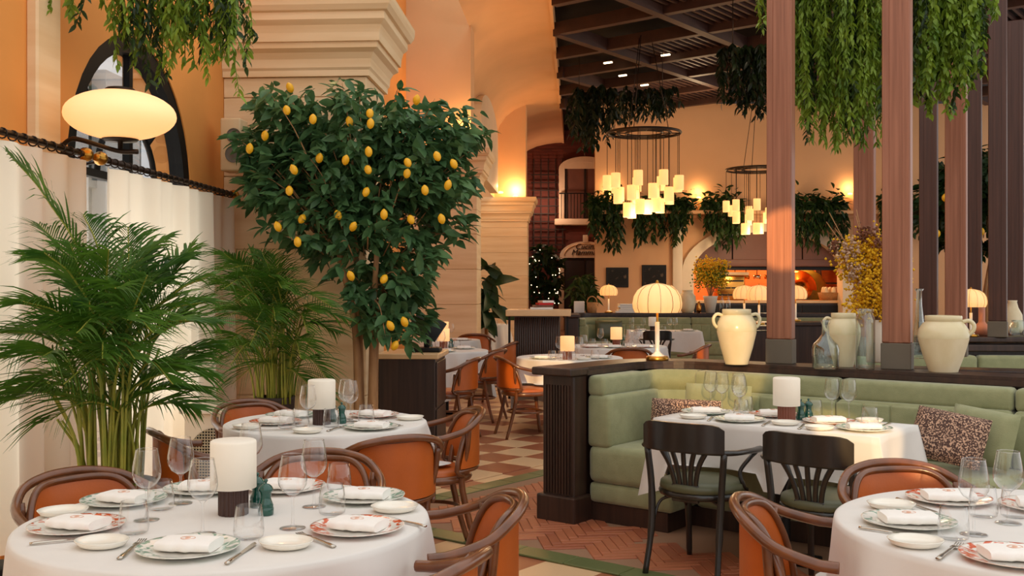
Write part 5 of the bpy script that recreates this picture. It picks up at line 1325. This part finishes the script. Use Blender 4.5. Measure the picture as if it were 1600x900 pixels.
# balcony window and door on the brick end wall
s = DW/FPX
bwn = struct('window_4', MB(), M_['blackp'])
mb = MB(); wx0, wx1 = hx(873, DW), hx(955, DW); zt = CAMZ+(450-262)*s; zb_ = CAMZ+(450-342)*s
mb.box(((wx0+wx1)/2, DW-.05, (zt+zb_)/2), (wx1-wx0-.3, .06, zt-zb_)); mb.build('leaf_panel', M_['panel'], bwn)
AP = arch_pts(wx0, wx1, zt-.05, 16, .42); AI = [(wx0+.2, zb_)]+[((wx0+wx1)/2+(p[0]-(wx0+wx1)/2)*.78, zt-.05+(p[1]-zt+.05)*.55) for p in AP]+[(wx1-.2, zb_)]; AO = [(wx0, zb_)]+AP+[(wx1, zb_)]
V = []; F = []
for a, b in zip(AI, AO): V += [(a[0], DW-.16, a[1]), (b[0], DW-.16, b[1]), (b[0], DW, b[1]), (a[0], DW, a[1])]
for k in range(len(AI)-1):
    for e in range(4): F.append((4*k+e, 4*k+4+e, 4*k+4+(e+1) % 4, 4*k+(e+1) % 4))
MB().add(V, F).build('surround', M_['pale'], bwn)
MB().prism([(p[0], p[1]) for p in [(wx0+.2, zt-.05)]+AI[1:-1]+[(wx1-.2, zt-.05)]], .04, M=Matrix(((1, 0, 0, 0), (0, 0, -1, DW-.1), (0, 1, 0, 0), (0, 0, 0, 1)))).build('tympanum', M_['pale'], bwn)
MB().rbox(((wx0+wx1)/2, DW-.14, zb_-.12), (wx1-wx0+.3, .3, .22), .03).build('sill', M_['pale'], bwn)
for k in range(3): MB().box((wx0+.25+(wx1-wx0-.5)*k/2, DW-.09, (zt+zb_)/2), (.07, .05, zt-zb_)).build('stile', M_['lattice'], bwn)
for k in range(16): MB().tube([(wx0+.08+(wx1-wx0-.16)*k/15, DW-.28, zb_), (wx0+.08+(wx1-wx0-.16)*k/15, DW-.28, zb_+.85)], .012, 4).build('balcony_bar', M_['blackp'], bwn)
MB().box(((wx0+wx1)/2, DW-.28, zb_+.86), (wx1-wx0, .04, .04)).build('balcony_rail', M_['blackp'], bwn)
dx0, dx1, dz = hx(881, DW), hx(948, DW), CAMZ+(450-403)*s
dr = struct('door_1', MB().box(((dx0+dx1)/2, DW-.03, dz/2), (dx1-dx0, .08, dz)), M_['lattice'])
for k in range(2): MB().rbox((dx0+(dx1-dx0)*(k+.5)/2, DW-.08, dz/2), ((dx1-dx0)/2-.06, .03, dz-.2), .01).build('door_leaf', M_['lattice'], dr)
MB().rbox((dx0-.09, DW-.08, dz/2), (.18, .16, dz), .02).build('jamb', M_['pale'], dr)
TA = arch_pts(dx0-.15, dx1+.15, dz+.05, 16, .52)
tm_ = MB().prism([(dx0-.15, dz)]+TA+[(dx1+.15, dz)], .12, M=Matrix(((1, 0, 0, 0), (0, 0, -1, DW-.02), (0, 1, 0, 0), (0, 0, 0, 1)))).build('tympanum', M_['pale'], dr)
MB().tube([((dx0+dx1)/2+(p[0]-(dx0+dx1)/2)*.82, DW-.15, dz+.1+(p[1]-dz-.05)*.74) for p in TA], .022, 5).build('moulding', M_['stone'], dr)
MB().rbox(((dx0+dx1)/2, DW-.12, dz+.66), (.18, .12, .26), .01).build('keystone', M_['pale'], dr)
for k, (w, z, x) in enumerate((('Cucina', .28, .02), ('Mamma', .08, -.06))):
    cu = bpy.data.curves.new('lettering', 'FONT'); cu.body = w; cu.size = .27; cu.extrude = .012; cu.shear = .3; cu.align_x = 'CENTER'
    to = bpy.data.objects.new('tmp', cu); COL.objects.link(to); dg = bpy.context.evaluated_depsgraph_get(); me = bpy.data.meshes.new_from_object(to.evaluated_get(dg)); bpy.data.objects.remove(to)
    me.materials.clear(); me.materials.append(M_['lattice'])
    link('lettering', me, dr, Matrix.Translation((hx(914, DW)+x, DW-.16, dz+z+.02))@Matrix.Rotation(PI/2, 4, 'X'))
la = empty('wall_trellis', 'dark square lattice trellis on the brick wall', 'trellis', Pd(853, 450, DW-.1)+Vector((0, 0, -CAMZ)))
for k in range(5): MB().box((-.42+k*.25, 0, CAMZ+(450-325)*s), (.035, .04, 3.4)).build('lath', M_['lattice'], la)
for k in range(11): MB().box((.08, -.02, CAMZ+(450-395)*s+k*.27), (1.2, .03, .035)).build('lath', M_['lattice'], la)
light('trellis_lamp', 'POINT', Pd(850, 320, DW-1.0), 45, (1, .6, .4), .2)
# kitchen
kc = empty('kitchen_counter', 'dark kitchen counter with pale stone edge below the arch', 'counter', (KX, FW+.75, 0))
zc = CAMZ-(470-450)/FPX*FW
MB().box((0, 0, zc/2-.03), (5.4, .8, zc-.06)).build('body', M_['dwood'], kc); MB().rbox((0, 0, zc-.03), (5.6, .95, .08), .015, smooth=False).build('stone_top', M_['slab'], kc)
for k in range(10): MB().box((-2.4+k*.53, -.42, zc/2), (.5, .03, zc-.25)).build('front_panel', M_['blackp'], kc)
ov = empty('pizza_oven', 'domed pizza oven in mossy tile with copper front', 'oven', (hx(1258, FW+1.6), FW+2.0, zc-.1))
MB().lathe([(.75, 0), (.75, .35), (.7, .6), (.55, .85), (.3, 1.0), (0, 1.05)], 28).build('dome', M_['moss'], ov)
MB().lathe([(0, 0), (.52, 0), (.56, .1), (.5, .25), (.3, .3), (.3, .5), (0, .5)], 28, M=Matrix.Translation((-.25, -.45, .42))@Matrix.Rotation(PI/2, 4, 'X')).build('copper_front', M_['gold'], ov)
MB().lathe([(.08, 1.0), (.08, 1.5)], 14, (-.2, 0, 0)).build('flue', M_['gold'], ov)
MB().box((0, 0, -.45), (1.3, 1.0, .9)).build('plinth', M_['dwood'], ov)
rk = empty('pot_rack', 'dark rack with hanging copper pans in the kitchen', 'pot rack', (hx(1165, FW+1.2), FW+1.2, 2.15))
MB().box((0, 0, 0), (2.2, .3, .05)).build('shelf', M_['blackp'], rk)
for sx in (-.9, .9): MB().tube([(sx, 0, 0), (sx, 0, 1.1)], .02, 6).build('hanger', M_['blackp'], rk)
for k in range(7):
    x = -.95+k*.32; q = MB().lathe([(0, -.42), (.1, -.42), (.12, -.3), (.11, -.3), (.09, -.4), (0, -.4)], 14, (x, 0, 0)).build('pan', M_['gold'] if k % 2 else M_['steel'], rk)
    MB().tube([(x, 0, -.02), (x, 0, -.31)], .012, 5).build('pan_handle', M_['blackp'], rk)
for k in range(6): MB().lathe([(0, .03), (.1, .03), (.13, .18), (.12, .2), (0, .2)], 12, (-.9+k*.36, 0, 0)).build('bowl', M_['ceramic'] if k % 2 else M_['gold'], rk)
es = empty('espresso_station', 'copper coloured cooking station on the counter beside the flowers', 'appliance', (hx(1140, FW+.7), FW+.75, zc+.01))
MB().rbox((0, 0, .35), (.8, .5, .7), .04).build('body', M_['gold'], es); MB().rbox((0, 0, .75), (1.0, .6, .1), .02).build('hood', M_['slab'], es)
for k in range(3): MB().box((0, -.26, .15+k*.2), (.7, .03, .04)).build('shelf_bar', M_['blackp'], es)
sh_ = empty('wall_shelf', 'dark shelf unit at the right side of the kitchen arch', 'shelf', (hx(1318, FW+2.5), FW+2.6, zc))
for k in range(3): MB().box((0, 0, .5+k*.5), (1.5, .4, .05)).build('board', M_['lattice'], sh_)
MB().box((-.72, 0, .6), (.05, .4, 2)).build('upright', M_['lattice'], sh_); MB().box((.72, 0, .6), (.05, .4, 2)).build('upright', M_['lattice'], sh_)
bs = empty('fruit_basket', 'wire basket of pale bottles on the kitchen counter beside the oven', 'basket', (hx(1297, FW+.6), FW+.62, zc+.01))
MB().lathe([(0, 0), (.28, 0), (.34, .22), (.32, .22), (.26, .03), (0, .03)], 20).build('basket', M_['wick'], bs)
for k in range(5): MB().lathe([(0, .05), (.07, .08), (.08, .25), (.05, .36), (0, .38)], 10, (.18*math.cos(k*1.3), .12*math.sin(k*1.3), 0)).build('bottle', M_['ceramic'], bs)
tag(MB().box((hx(914, 18.6), 18.6, 1.2), (.02, .02, .02)).build('tmp', M_['blackp'])) if False else None
